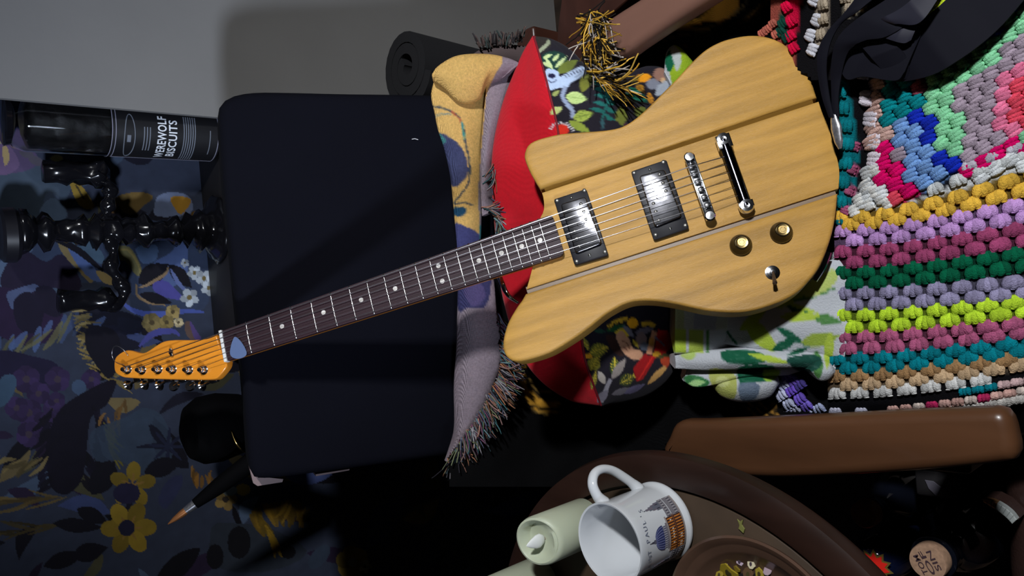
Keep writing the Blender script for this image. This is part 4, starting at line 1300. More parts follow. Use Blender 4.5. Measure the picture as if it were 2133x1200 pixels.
cloth('fold', tw, [(1686, 770), (1700, 752), (1722, 752), (1738, 768)], [(1690, 776), (1704, 792), (1722, 792), (1737, 780)], 0, 0.90, 0.90, 0.010, 0.02, canvas=TW, m=m_tw, gain=1.0, seed=12, N=30, sub=5)

# --- crocheted blanket
BLK = (10, 9, 14)
CR_ = Canvas(1560, -240, 2420, 920, 2.5, BLK)
wht, mag, lbl, rbl, mint, tau, pnk, coral = (206, 210, 212), (208, 0, 96), (112, 152, 208), (16, 42, 176), (132, 204, 156), (158, 142, 156), (224, 116, 152), (222, 70, 92)
yel, lil, mau, grn, lav, neo, ros, tea, tan = (220, 174, 64), (190, 146, 206), (154, 66, 106), (0, 92, 62), (146, 140, 172), (186, 222, 52), (172, 88, 124), (0, 122, 136), (160, 124, 84)
CR_.poly([(1742, 165), (1766, 169), (1790, 307), (1784, 383), (1763, 462), (1738, 470), (1747, 326)], (0, 112, 122))
for a, b, r in ((1777, 353, 13), (1771, 397, 13), (1762, 437, 12), (1783, 305, 10)): CR_.ell(a, b, r, r, (160, 78, 110))
CR_.poly([(1600, -240), (1645, -240), (1665, 0), (1655, 140), (1600, 90), (1570, 60)], (150, 72, 60))
CR_.poly([(1620, 30), (1645, 20), (1658, 60), (1655, 100), (1625, 80)], (12, 66, 52)); CR_.poly([(1632, -40), (1668, 0), (1666, 30), (1655, 90), (1640, 60)], (206, 6, 60))
CR_.poly([(1704, -240), (1735, -240), (1725, 60), (1710, 110), (1700, 100)], (150, 136, 120)); CR_.poly([(1745, -240), (1830, -240), (1800, 20), (1760, 40)], (170, 160, 136))
CR_.poly([(1900, -200), (2000, -200), (1985, 20), (1915, 60)], (190, 214, 40))
CR_.poly([(1815, 125), (1850, 150), (1850, 330), (1825, 380), (1815, 300)], (196, 160, 150))
CR_.poly([(1835, 160), (1910, 150), (1915, 250), (1850, 300)], (0, 128, 136)); CR_.poly([(1892, 165), (1945, 140), (1950, 180), (1905, 220)], (176, 84, 104)); CR_.poly([(1925, 150), (1975, 125), (1980, 150), (1950, 168)], (190, 210, 40))
CR_.poly([(1700, 480), (1760, 470), (1774, 430), (1812, 345), (1843, 399), (1878, 422), (1930, 408), (2133, 318), (2420, 200), (2420, 300), (1760, 470)], wht)
CR_.poly([(1814, 353), (1858, 290), (1874, 345), (1893, 379), (1924, 400), (1878, 424), (1843, 408)], mag)
CR_.poly([(2000, 350), (2133, 285), (2420, 170), (2420, 210), (2133, 318), (2000, 372)], (170, 10, 70))
CR_.poly([(1858, 292), (1889, 245), (1931, 300), (1962, 350), (2000, 350), (1950, 392), (1924, 402), (1893, 375)], lbl)
CR_.poly([(1889, 245), (1931, 200), (1977, 120), (2042, 70), (2133, -20), (2420, -240), (2420, -160), (2060, 130), (1980, 210), (2016, 340), (2008, 362), (1962, 350), (1931, 305)], rbl)
CR_.poly([(1920, 215), (1939, 169), (2016, 107), (2133, 25), (2420, -170), (2420, 320 - 160), (2133, 290), (2016, 345), (1973, 330), (1947, 262)], mint)
CR_.poly([(1985, 222), (1977, 178), (2038, 150), (2133, 70), (2420, -110), (2420, 150), (2133, 288), (2010, 342), (2008, 262)], tau)
CR_.poly([(2062, 170), (2133, 120), (2420, -60), (2420, 140), (2133, 286), (2096, 290), (2069, 230)], pnk); CR_.poly([(2106, 172), (2420, 30), (2420, 120), (2133, 260), (2110, 250)], coral)


def yrow(L, R, x):
    t = (x - 1800) / 305
    k = np.sign(t) * np.abs(t) ** 1.35 if t > 0 else t * 0.35
    return L + (R - L) * k


rows = [(yel, 452, 379), (yel, 467, 405), (lil, 480, 432), (lil, 500, 458), (mau, 523, 481), (mau, 546, 507), (grn, 567, 532), (grn, 589, 558), (lav, 610, 590), (lav, 634, 613), (neo, 656, 631), (neo, 681, 653), (ros, 701, 676), (ros, 725, 696), (tea, 746, 716), (tea, 766, 735), (tan, 782, 748), ((198, 168, 132), 800, 763), ((208, 208, 206), 818, 781)]
for i in range(len(rows)):
    c, L, R = rows[i]
    xs_ = np.linspace(1700, 2420, 30)
    prev = [(x, yrow(L, R, x) - 14) for x in xs_]
    nxt = [(x, yrow(L, R, x) + 12) for x in xs_[::-1]]
    if i >= len(rows) - 1: continue
    CR_.poly(prev + nxt, np.array(c) * 0.5)  # ground darkened below the yarn colour, painting shade into the stitch gaps


def bz(a, b):
    """height of the blanket above the floor under pixel a, b"""
    z = 0.562
    if b > 800: z -= 0.0000022 * (b - 800) ** 2
    if b > 842: z -= 0.0006 * (b - 842)
    if a > 2000: z -= 0.0000006 * (a - 2000) ** 2
    if b < 60: z += 0.00010 * (60 - b)
    if a < 1760: z -= 0.00015 * (1760 - a) * (1 if b > 300 else -0.1)
    d = (a - 1795) * 0.99 + (b - 300) * 0.15
    if b < 450: z -= 0.012 * math.exp(-(d / 16) ** 2) * min(1, (450 - b) / 60)
    return z + 0.0035 * mnoise.noise(Vector((a * 0.012, b * 0.012, 1.5)))


def bs_(a, b): return onz(a, b, bz(a, b))


step = 7
gx = np.arange(1605, 2400, step); gy = np.arange(-225, 905, step)
G = np.array([[bs_(a, b) for a in gx] for b in gy])
V, F = gridmesh(G)
px_, py_ = proj(V)
Fc = np.asarray(F); cx = px_[Fc].mean(1); cy = py_[Fc].mean(1)
left = [(1605, -225), (1605, 60), (1630, 120), (1700, 170), (1742, 170), (1742, 330), (1735, 470), (1738, 600), (1737, 700), (1722, 800), (1724, 905), (2400, 905), (2400, -225)]
Fc = Fc[inside(left, cx, cy)]
m_cro = mat('crochet_yarn', rough=0.92, vcol=True, spec=0.15, noise=0.15, nscale=420, bump=0.9, bscale=700)
bk = tag(empty('crochet_blanket', loc=(0.1, 0.35, 0.5)), 'multicoloured crocheted granny blanket spread over the front of the armchair seat', 'blanket')
mk('blanket_ground', (V, Fc), m_cro, bk, smooth=180, col=colour(V, CR_, 0.75))

sph = []
for i in range(1, 5):
    for k_ in range(7):
        th, ph = PI * i / 5, 2 * PI * k_ / 7
        sph.append((math.sin(th) * math.cos(ph), math.cos(th), math.sin(th) * math.sin(ph)))
sph = np.array([(0, 1, 0)] + sph + [(0, -1, 0)])
sF = [[0, 1 + (k_ + 1) % 7, 1 + k_] for k_ in range(7)]
for i in range(3):
    for k_ in range(7):
        a = 1 + i * 7 + k_; b = 1 + i * 7 + (k_ + 1) % 7
        sF.append([a, b, b + 7, a + 7])
sF += [[29, 22 + k_, 22 + (k_ + 1) % 7] for k_ in range(7)]
sF = [[min(j, 29) for j in f] for f in sF]


def stitch(p, q_, w_, n, h):
    """one puffed treble stitch from p to q_, width w_, raised by h along n"""
    y = (q_ - p) / 2; c = (p + q_) / 2
    L = np.linalg.norm(y); yd = y / L
    x = np.cross(yd, n); x /= np.linalg.norm(x)
    return c + np.outer(sph[:, 0], x * w_) + np.outer(sph[:, 1], y * 1.12) + np.outer(sph[:, 2], n * h)


class Yarn:
    def __init__(s): s.V, s.F, s.C, s.n = [], [], [], 0

    def add(s, V, c):
        s.V.append(V); s.F += [[i + s.n for i in f] for f in sF]; s.n += len(V)
        s.C.append(np.tile(np.clip(lin(c), 0, .85), (len(V), 1)))

    def out(s, name, **kw):
        if not s.V: return
        o = mk(name, (np.vstack(s.V), s.F), m_cro, bk, smooth=180, col=np.vstack(s.C))
        o['kind'] = 'stuff'
        return o


GAINB = 0.95
UPZ = np.array([0, 0, 1.0])


def fan(Y, a, b, w_, h, ang, col, top=0.30, oval=False):
    """a cluster of three stitches at pixel a, b; ang = direction of its wide side"""
    r = random
    col = np.asarray(col, float)
    dv = np.array([math.cos(ang), math.sin(ang)]); du = np.array([-dv[1], dv[0]])
    for k_ in (-1, 0, 1):
        j = r.uniform(-1.2, 1.2)
        if oval:
            p0_ = np.array([a, b]) - dv * h * 0.42 + du * k_ * w_ * 0.20
            p1_ = np.array([a, b]) + dv * h * 0.42 + du * k_ * w_ * 0.27
        else:
            p0_ = np.array([a, b]) - dv * h * 0.5 + du * k_ * w_ * 0.09
            p1_ = np.array([a + j, b]) + dv * h * (0.42 - 0.05 * abs(k_)) + du * k_ * w_ * 0.32
        P, Q = bs_(*p0_) + UPZ * 0.002, bs_(*p1_) + UPZ * 0.0035
        pxm = 0.00057
        Y.add(stitch(P, Q, w_ * 0.20 * pxm, UPZ, 0.0042), np.clip(col * GAINB * r.uniform(0.88, 1.1), 0, 255))
    for k_ in (-1, 0, 1):      # chain loops along the wide edge
        c0 = np.array([a, b]) + dv * h * 0.38 + du * (k_ * w_ * 0.30)
        P, Q = bs_(*(c0 - du * w_ * 0.12)) + UPZ * 0.0035, bs_(*(c0 + du * w_ * 0.12)) + UPZ * 0.0035
        Y.add(stitch(P, Q, h * 0.085 * 0.00057, UPZ, 0.0022), np.clip(col * GAINB * r.uniform(0.95, 1.15), 0, 255))


random.seed(8)
for i, (c, L, R) in enumerate(rows):
    Y = Yarn()
    x = 1758 + (24 if i % 2 else 0) - (8 if i < 2 else 0) - (12 if i > 12 else 0)
    w_ = 46
    while x < 2390:
        y = yrow(L, R, x)
        sl = math.atan((yrow(L, R, x + 5) - yrow(L, R, x - 5)) / 10)
        sc = 1 + (x - 1760) * 0.00045
        if i < 2 and x < 1770: y -= 3
        cc_ = c
        if i == 18 and x > 2060: break
        fan(Y, x, y, 46 * sc, (27 if i != 18 else 24) * sc, PI / 2 + sl, cc_)
        x += 47.5 * sc
    Y.out('stitch_row')
# upper granny square and folded borders: clusters on a slanted lattice, coloured by region
regions = {}
ang0 = math.radians(-30)
du_, dv_ = np.array([math.cos(ang0), math.sin(ang0)]), np.array([-math.sin(ang0), math.cos(ang0)])
for iu in range(-4, 22):
    for iv in range(-24, 10):
        p = np.array([1850.0, 250.0]) + du_ * (iu * 36 + (18 if iv % 2 else 0)) + dv_ * iv * 25
        a, b = p
        if not (1800 < a < 2380 and -200 < b < 440): continue
        if b > yrow(440, 366, a) - 8: continue
        c = CR_.look(np.array([a]), np.array([b]))[0]
        if c.sum() < 60: continue
        key = min(('w', wht), ('m', mag), ('l', lbl), ('r', rbl), ('g', mint), ('t', tau), ('p', pnk), ('c', coral), ('e', (0, 128, 136)), ('s', (176, 84, 104)), ('y', (190, 210, 40)), ('b', (196, 160, 150)), key=lambda z: np.abs(np.array(z[1]) - c).sum())
        Y = regions.setdefault(key[0], Yarn())
        fan(Y, a, b, 34, 40, ang0 + (0.15 if iv % 2 else -0.1), np.array(key[1]), oval=True)
for Y in regions.values(): Y.out('stitch_patch')
Y = Yarn()
for a, b in ((1799, 150), (1806, 205), (1814, 249), (1821, 295), (1822, 333)): fan(Y, a, b, 40, 34, 0.1, (214, 206, 216), oval=True)
for a, b in ((1697, 0), (1703, 42), (1690, 74), (1694, 104), (1700, -40)): fan(Y, a, b, 32, 26, 0.4, (196, 196, 204), oval=True)
for a, b in ((1824, 356), (1805, 388), (1790, 418), (1810, 428), (1835, 415), (1850, 424), (1780, 440), (1822, 400)): fan(Y, a, b, 30, 28, -0.5, (212, 212, 208), oval=True)
x = 1950
while x < 2390:
    y = 398 + (325 - 398) * (x - 1940) / 190
    fan(Y, x, y, 42, 26, PI / 2 - .35, (196, 200, 200)); fan(Y, x + 24, y - 30, 40, 24, PI / 2 - .35, (186, 180, 192)) if x > 1990 else None
    x += 47
Y.out('stitch_patch')
Y = Yarn()
for a, b in ((1752, 190), (1757, 225), (1764, 262), (1768, 300), (1764, 340), (1758, 380), (1753, 420), (1750, 455)): fan(Y, a, b, 34, 30, PI / 2 + .1, (0, 118, 128), oval=True)
for a, b in ((1777, 353), (1771, 397), (1762, 437), (1783, 305)): fan(Y, a, b, 24, 22, 0.3, (164, 82, 116), oval=True)
for a, b in ((1640, 15), (1650, 45), (1648, 75), (1655, 100), (1650, -20)): fan(Y, a, b, 26, 26, 1.0, (206, 6, 60), oval=True)
for a, b in ((1612, 50), (1600, 62), (1618, 72), (1590, 70)): fan(Y, a, b, 22, 20, 1.0, (176, 96, 80), oval=True)
for a, b in ((1632, 50), (1640, 78), (1628, 66)): fan(Y, a, b, 24, 24, 1.0, (12, 62, 50), oval=True)
for a, b in ((1716, 10), (1716, 40), (1712, 72), (1762, -4), (1772, 18)): fan(Y, a, b, 26, 26, 1.4, (160, 146, 126), oval=True)
for a, b in ((1925, 12), (1945, 2), (1940, 28), (1960, 8), (1928, 38), (1965, -14), (1940, -20)): fan(Y, a, b, 28, 30, -.6, (196, 222, 46), oval=True)
Y.out('stitch_patch')
# hem folding down behind the arm
Y = Yarn()
for i in range(26):
    a = 1742 + 27 * i
    b = 861 - 0.00018 * max(0, a - 1850) ** 2 - (0.10 * max(0, a - 1850))
    if a < 1850:
        if i % 2 == 0: fan(Y, a, b - 2, 34, 22, PI / 2, (188, 188, 206), oval=True)
    else:
        fan(Y, a, b + 10, 34, 22, PI / 2 - .1, (196, 192, 186), oval=True)
        fan(Y, a + 12, b - 8, 30, 18, PI / 2 - .1, [(200, 160, 150), (190, 150, 140), (206, 190, 180), (178, 40, 90)][i % 4], oval=True)
        if a > 2010: fan(Y, a, b - 26, 30, 18, PI / 2 - .1, (0, 118, 134) if a < 2090 else (200, 170, 170), oval=True)
Y.out('stitch_patch')
# the dangling corner between towel and arm
C2 = Yarn()
_b = bs_
for a, b, c in ((1640, 782, (120, 100, 190)), (1655, 792, (110, 84, 186)), (1650, 812, (104, 76, 184)), (1668, 830, (110, 86, 190)), (1682, 846, (120, 100, 200)), (1668, 800, (70, 60, 130)),
                (1634, 800, (180, 184, 214)), (1630, 822, (190, 194, 220)), (1645, 842, (190, 196, 224)), (1660, 856, (196, 200, 228)), (1690, 864, (196, 202, 232)), (1708, 852, (180, 190, 226)), (1700, 868, (200, 206, 236)), (1648, 862, (150, 156, 190))):
    fan(C2, a, b, 30, 26, 1.0, c, oval=True)
C2.out('stitch_patch')

# --- black webbing strap
ZS = 0.012
m_web = mat('black_webbing', (0.0045, 0.0045, 0.0085), rough=0.75, spec=0.12)
st = tag(empty('guitar_strap', loc=(0.22, 0.35, 0.58)), 'black webbing guitar strap looped loosely on the crocheted blanket', 'strap')


def ribbon(name, A, B, z, N=40, th=0.0018, m=None):
    """band between two edge lines; z = height along its length (list)"""
    zz = np.interp(np.linspace(0, 1, N), np.linspace(0, 1, len(z)), z) - ZS * (np.linspace(0, 1, N) if z[0] < 0.59 else 1)
    a2, b2 = catmull(A, N), catmull(B, N)
    a = np.array([onz(p[0], p[1], h) for p, h in zip(a2, zz)]); b = np.array([onz(p[0], p[1], h) for p, h in zip(b2, zz)])
    V, F = [], []
    n = np.cross(np.gradient(a, axis=0), b - a); n /= np.linalg.norm(n, axis=1)[:, None]
    if n[:, 2].mean() < 0: n = -n
    K = 6
    for i in range(N):
        for k_ in range(K): V.append(a[i] * (1 - k_ / (K - 1)) + b[i] * k_ / (K - 1) + n[i] * th * (0.5 + 0.5 * math.sin(PI * k_ / (K - 1))))
        for k_ in range(K)[::-1]: V.append(a[i] * (1 - k_ / (K - 1)) + b[i] * k_ / (K - 1) - n[i] * th * 0.5)
    W_ = 2 * K
    for i in range(N - 1):
        for k_ in range(W_): F.append([i * W_ + k_, i * W_ + (k_ + 1) % W_, (i + 1) * W_ + (k_ + 1) % W_, (i + 1) * W_ + k_])
    F += [list(range(W_)), [(N - 1) * W_ + k_ for k_ in range(W_)][::-1]]
    return mk(name, (np.array(V), F), m or m_web, st, smooth=50)


ribbon('strap_band', [(1727, 245), (1712, 200), (1703, 145), (1706, 100), (1728, 60), (1765, 20), (1790, -20), (1800, -80)], [(1738, 245), (1728, 200), (1722, 140), (1730, 90), (1752, 50), (1790, 22), (1850, -30), (1880, -80)], [0.585, 0.59, 0.60, 0.605, 0.61, 0.605, 0.60])
ribbon('strap_band', [(1734, 245), (1732, 190), (1732, 130), (1745, 80), (1785, 40), (1860, -10), (1920, -60)], [(1748, 245), (1748, 190), (1766, 110), (1800, 85), (1850, 75), (1915, 30), (1990, -60)], [0.583, 0.592, 0.61, 0.615, 0.605, 0.60])
ribbon('strap_band', [(1785, 62), (1820, 45), (1880, 15), (1940, -40)], [(1808, 65), (1860, 50), (1915, 48), (1960, -10)], [0.60, 0.622, 0.625, 0.62], m=mat('webbing_underside', (0.012, 0.012, 0.022), rough=0.6, spec=0.3))
ribbon('strap_band', [(1745, 130), (1764, 165), (1800, 160), (1865, 168), (1885, 150)], [(1795, 82), (1830, 78), (1880, 84), (1905, 90), (1925, 60)], [0.588, 0.592, 0.60, 0.603, 0.606])
ribbon('strap_band', [(1790, 92), (1822, 128), (1850, 158), (1866, 170)], [(1840, 78), (1868, 96), (1890, 122), (1896, 160)], [0.606, 0.612, 0.606, 0.596])
ribbon('strap_band', [(1861, 158), (1866, 135), (1890, 92), (1920, 45), (1960, 10), (2010, -40), (2070, -110)], [(1866, 170), (1895, 168), (1945, 155), (1990, 130), (2040, 95), (2090, 50), (2150, -20)], [0.592, 0.60, 0.604, 0.600, 0.594, 0.590, 0.587])
ribbon('strap_band', [(1815, 62), (1850, 65), (1880, 60), (1912, 52)], [(1806, 62), (1840, 78), (1880, 90), (1898, 84)], [0.612, 0.616, 0.618, 0.615], m=mat('webbing_underside'))
P = [onz(a, b, 0.584) for a, b in ((1737, 238), (1738, 250), (1741, 262), (1745, 285), (1750, 310))]
mk('metal_clasp', tube(catmull(P, 24), np.interp(np.linspace(0, 1, 24), [0, .2, .4, .8, 1], [.003, .005, .0065, .005, .002]), 12, flat=0.45), mat('brushed_silver', (0.6, 0.6, 0.64), rough=0.25, metal=0.9, noise=0.3, nscale=300), st, smooth=60)
# ================================================================ low cabinet behind the chair with jar and candelabrum
m_gblk = mat('glossy_black_lacquer', (0.006, 0.006, 0.008), rough=0.16, spec=0.6)
YJ = 1.425
jb = ony(463, 292, YJ - 0.05)
SZ = jb[2] - 0.004
cab = tag(empty('cabinet', loc=(0.12, 1.5, 0)), 'low black cabinet behind the armchair under the jar', 'cabinet')
mk('cabinet_body', box(-0.06, 1.362, 0.0, XE + 0.10, YB - 0.004, SZ - 0.02, 0.003), mat('matt_black_wood', (0.010, 0.009, 0.010), rough=0.55), cab)
mk('cabinet_top', box(-0.07, 1.359, SZ - 0.02, XE + 0.10, YB - 0.003, SZ, 0.003), mat('matt_black_wood'), cab)

JR = 0.0525
jt_ = ony(14, 255, YJ - 0.05)
JX = ony(300, 276, YJ)[0]
JX = ony(300, 329, YJ)[0] + JR * 1.02
JH = jt_[2] - SZ
zl0, zl1 = ony(457, 300, YJ - 0.05)[2], ony(243, 290, YJ - 0.05)[2]
jar = tag(empty('biscuit_jar', loc=(JX, YJ, SZ)), 'tall glass jar of black biscuits with a black and white printed label', 'jar')
jc = np.array([JX, YJ, 0])
mk('biscuits', bend(lathe([(0.0, SZ + 0.006), (JR - 0.007, SZ + 0.008)] + [(JR - 0.006, SZ + 0.01 + (JH - 0.045) * k / 40) for k in range(41)] + [(JR * 0.5, SZ + JH - 0.028), (0, SZ + JH - 0.03)], jc, 48)[0], 0.010, 60, 2., np.array([-0.3, -1.0, 0])).tolist() and
   (bend(lathe([(0.0, SZ + 0.006), (JR - 0.007, SZ + 0.008)] + [(JR - 0.006, SZ + 0.01 + (JH - 0.045) * k / 40) for k in range(41)] + [(JR * 0.5, SZ + JH - 0.028), (0, SZ + JH - 0.03)], jc, 48)[0], 0.006, 70, 2., np.array([-0.3, -1.0, 0])),
    lathe([(0.0, 0), (1, 0)] + [(1, k) for k in range(41)] + [(0.5, 1), (0, 2)], jc, 48)[1]), mat('black_biscuits', (0.010, 0.009, 0.010), rough=0.35, bump=0.8, bscale=90), jar, smooth=180)
tag(bpy.context.scene.objects['biscuits'], kind='stuff')
mk('jar_glass', lathe([(0.0, SZ), (JR - 0.006, SZ), (JR, SZ + 0.006), (JR, SZ + JH - 0.03), (JR - 0.006, SZ + JH - 0.014), (JR - 0.014, SZ + JH - 0.008), (JR - 0.016, SZ + JH - 0.008), (JR - 0.008, SZ + JH - 0.016), (JR - 0.002, SZ + JH - 0.03), (JR - 0.002, SZ + 0.008), (0.0, SZ + 0.004)], jc, 48),
   mat('clear_glass', (0.95, 0.97, 0.98), rough=0.02, trans=1.0), jar, smooth=60)
mk('jar_lid', lathe([(JR - 0.013, SZ + JH - 0.012), (JR - 0.010, SZ + JH - 0.010), (JR - 0.008, SZ + JH - 0.002), (JR - 0.012, SZ + JH), (0, SZ + JH + 0.001)], jc, 40), m_gblk, jar)


def cyl_patch(c, R, ph0, ph1, z0, z1, n=10, th=0.0003):
    V, F = [], []
    for k in range(n + 1):
        ph = ph0 + (ph1 - ph0) * k / n
        d = np.array([math.cos(ph), math.sin(ph), 0])
        for r_ in (R - 0.0002, R + th):
            V.append(c + d * r_ + np.array([0, 0, z0])); V.append(c + d * r_ + np.array([0, 0, z1]))
    for k in range(n):
        a, b = 4 * k, 4 * k + 4
        F += [[a + 2, b + 2, b + 3, a + 3], [a, a + 1, b + 1, b], [a + 1, a + 3, b + 3, b + 1], [a, b, b + 2, a + 2]]
    F += [[0, 2, 3, 1], [4 * n, 4 * n + 1, 4 * n + 3, 4 * n + 2]]
    return np.array(V), F


PH = math.atan2(-YJ, -JX) - 0.36
m_lab = mat('black_label_paper', (0.008, 0.008, 0.010), rough=0.5)
m_let = mat('white_label_ink', (0.80, 0.84, 0.90), rough=0.6)
m_grey = mat('grey_label_ink', (0.16, 0.18, 0.22), rough=0.6)
lb = mk('label', cyl_patch(jc, JR + 0.0004, PH - 1.35, PH + 1.35, zl0 - 0.003, zl1 + 0.004, 30, 0.0003), m_lab, jar)
Rl = JR + 0.0009
lw = 0.0011
fr_ = [cyl_patch(jc, Rl, PH - 1.02, PH + 1.02, zl0, zl0 + lw, 24), cyl_patch(jc, Rl, PH - 1.02, PH + 1.02, zl1 - lw, zl1, 24), cyl_patch(jc, Rl, PH - 1.02, PH - 1.0, zl0, zl1, 2), cyl_patch(jc, Rl, PH + 1.0, PH + 1.02, zl0, zl1, 2),
       cyl_patch(jc, Rl, PH - 1.3, PH + 1.3, zl1 + 0.0045, zl1 + 0.0056, 24)]
mk('label_frame', join(*fr_), mat('silver_ink', (0.28, 0.28, 0.36), rough=0.5), lb)
Xu, Yu, Zu = np.array([1., 0, 0]), np.array([0, 1., 0]), np.array([0, 0, 1.])
LH = zl1 - zl0


def ztext(px): return ony(px, 285, YJ - JR)[2]


def fit(VF, w_, h_):
    V, F = VF
    V = V.copy()
    V[:, 0] = (V[:, 0] - (V[:, 0].max() + V[:, 0].min()) / 2) * w_ / (V[:, 0].max() - V[:, 0].min())
    V[:, 1] = (V[:, 1] - (V[:, 1].max() + V[:, 1].min()) / 2) * h_ / (V[:, 1].max() - V[:, 1].min())
    V[:, 2] = 0
    return V, F


for s, px, w_, h_ in (('WEREWOLF', 339.5, JR * 1.62, 0.0150), ('BISCUITS', 362, JR * 1.40, 0.0145)):
    VF = fit(textmesh(s, 1.0, 1.06, off=0.018), w_, h_)
    mk('lettering', wrap_text(VF, jc + Zu * ztext(px), Rl + 0.0006, PH + 0.02, Xu, Yu, Zu), m_let, lb, smooth=0)
sm = []
for k in range(6): sm.append(cyl_patch(jc, Rl, PH - 0.86, PH + 0.86, ztext(386 + k * 4.6), ztext(386 + k * 4.6) + 0.0016, 16))
for k in range(3): sm.append(cyl_patch(jc, Rl, PH - 0.42, PH + 0.42, ztext(304 + k * 6), ztext(304 + k * 6) + 0.0016, 8))
sm.append(cyl_patch(jc, Rl, PH - 0.45, PH + 0.45, ztext(440), ztext(440) + 0.0014, 8))
tag(mk('small_print', join(*sm), m_grey, lb, smooth=0), kind='stuff')
ov = []
for a in np.linspace(0, 2 * PI, 40, endpoint=False):
    ph = PH + 0.80 * math.cos(a)
    ov.append(jc + np.array([math.cos(ph), math.sin(ph), 0]) * (Rl + 0.0003) + Zu * (ztext(273) + 0.0085 * math.sin(a)))
mk('label_crest', join(tube(ov, 0.0008, 5, closed=True), cyl_patch(jc, Rl, PH - .12, PH + .12, ztext(273) - .002, ztext(273) + .004, 4)), m_grey, lb, smooth=0)

# candelabrum: black, glossy, carved, three candles
ca = tag(empty('candelabrum', loc=ony(440, 468, 1.445)), 'glossy black carved candelabrum with branching arms in front of the wallpaper', 'candelabrum')
YC = 1.445


def cp(a, b, y=YC): return ony(a, b, y)


zb = SZ
cx_ = cp(300, 480)[0]
h0 = cp(28, 482)[2] - zb
prof = [(0.062, 0.0), (0.064, 0.006), (0.058, 0.012), (0.045, 0.016), (0.034, 0.028), (0.040, 0.036), (0.034, 0.044)]
z = 0.044
i = 0
while z < h0 - 0.050:
    prof += [(0.020 + 0.008 * (i % 2), z + 0.006), (0.031 - 0.006 * (i % 3), z + 0.015), (0.017, z + 0.024)]
    z += 0.026; i += 1
prof += [(0.020, z), (0.036, z + 0.012), (0.040, z + 0.024), (0.030, z + 0.026), (0.0, z + 0.026)]
mk('stem', bend(*[lathe([(r_, zb + z_) for r_, z_ in prof], (cx_, YC, 0), 28)[0]], 0.008, 60, 3., np.array([1., -1, 0])).tolist() and
   (bend(lathe([(r_, zb + z_) for r_, z_ in prof], (cx_, YC, 0), 28)[0], 0.009, 55, 3., np.array([1., -1, 0])), lathe(prof, (0, 0, 0), 28)[1]), m_gblk, ca, smooth=180)
zc = zb + z + 0.024
mk('candle', lathe([(0.040, zc), (0.046, zc + 0.006), (0.045, zc + 0.022), (0.040, zc + 0.026), (0.0, zc + 0.024)], (cx_ - 0.005, YC, 0), 32), mat('black_wax', (0.010, 0.010, 0.014), rough=0.4), ca)
for path, tip0, tip1, seed in (([(228, 490), (236, 530), (232, 555), (244, 580), (258, 600), (256, 620), (240, 634), (222, 634)], (228, 622), (120, 628), 1.),
                               ([(225, 470), (222, 440), (230, 415), (228, 390), (214, 372), (200, 364)], (212, 362), (88, 358), 2.)):
    P = catmull(np.array([cp(a, b) for a, b in path]), 40)
    ss = 0.011 + 0.003 * np.sin(np.linspace(0, 22, 40))
    a, b = cp(*tip0), cp(*tip1)
    L = b[2] - a[2]
    pr = [(0.010, -0.012), (0.026, 0.0), (0.030, 0.012), (0.020, 0.02), (0.024, 0.034), (0.018, 0.044), (0.026, 0.056), (0.021, 0.07), (0.022, L * 0.98), (0.016, L), (0.0, L)]
    V, F = lathe([(r_ * 0.8, a[2] + z_) for r_, z_ in pr], (a[0], YC, 0), 24)
    mk('arm', join((bend(tube(P, ss, 12)[0], 0.006, 80, seed), tube(P, ss, 12)[1]), (bend(V, 0.008, 70, seed, np.array([1., -1, 0])), F)), m_gblk, ca, smooth=180)

# black round pot with a brass rim behind the chair's left corner, and a pointed copper tipped stick
pc = ony(455, 890, 1.32)
pot = tag(empty('black_pot', loc=(pc[0], 1.32, pc[2] - 0.07)), 'black rounded pot with a thin brass rim behind the upper left chair corner', 'pot')
pz = pc[2]
mk('pot_body', lathe([(0.0, pz - 0.075), (0.035, pz - 0.072), (0.052, pz - 0.04), (0.060, pz), (0.058, pz + 0.03), (0.045, pz + 0.05), (0.02, pz + 0.06), (0, pz + 0.061)], (pc[0], 1.32, 0), 36), mat('dull_black_ceramic', (0.0015, 0.0015, 0.002), rough=0.8, spec=0.08), pot)
P = [ony(a, b, 1.258) for a, b in ((482, 898), (487, 912), (493, 924), (501, 934), (511, 943))]
mk('brass_rim', tube(catmull(P, 20), np.r_[np.linspace(0.001, 0.003, 10), np.linspace(0.003, 0.001, 10)], 8), mat('polished_brass', (0.8, 0.52, 0.16), rough=0.2, metal=1.0), pot, smooth=180)
stick = tag(empty('pointed_stick', loc=ony(450, 1000, 1.28)), 'slim black stick with copper tip and silver band poking out behind the armchair', 'stick')
s0, s1 = ony(350, 1092, 1.28), ony(560, 935, 1.22)
q = lambda t: s0 + (s1 - s0) * t
m_cop = mat('copper_tip', (0.42, 0.17, 0.06), rough=0.4, metal=0.5)
mk('stick_shaft', tube([q(.26), q(.5), q(1)], [0.0085, 0.014, 0.018], 16), mat('dull_black_ceramic'), stick)
mk('stick_tip', tube([q(0), q(.06), q(.13), q(.17)], [0.0008, 0.004, 0.006, 0.0062], 14), m_cop, stick)
mk('stick_band', tube([q(.17), q(.24), q(.26)], [0.0064, 0.0078, 0.0082], 16), mat('brushed_silver'), stick)
mk('stand_pole', tube([(pc[0], 1.32, 0.0), (pc[0], 1.32, pz - 0.07)], 0.012, 12), m_gblk, pot)
mk('stand_pole', tube([tuple(q(.97)), (q(.97)[0] + 0.06, 1.30, 0.0)], 0.010, 12), mat('dull_black_ceramic'), stick)

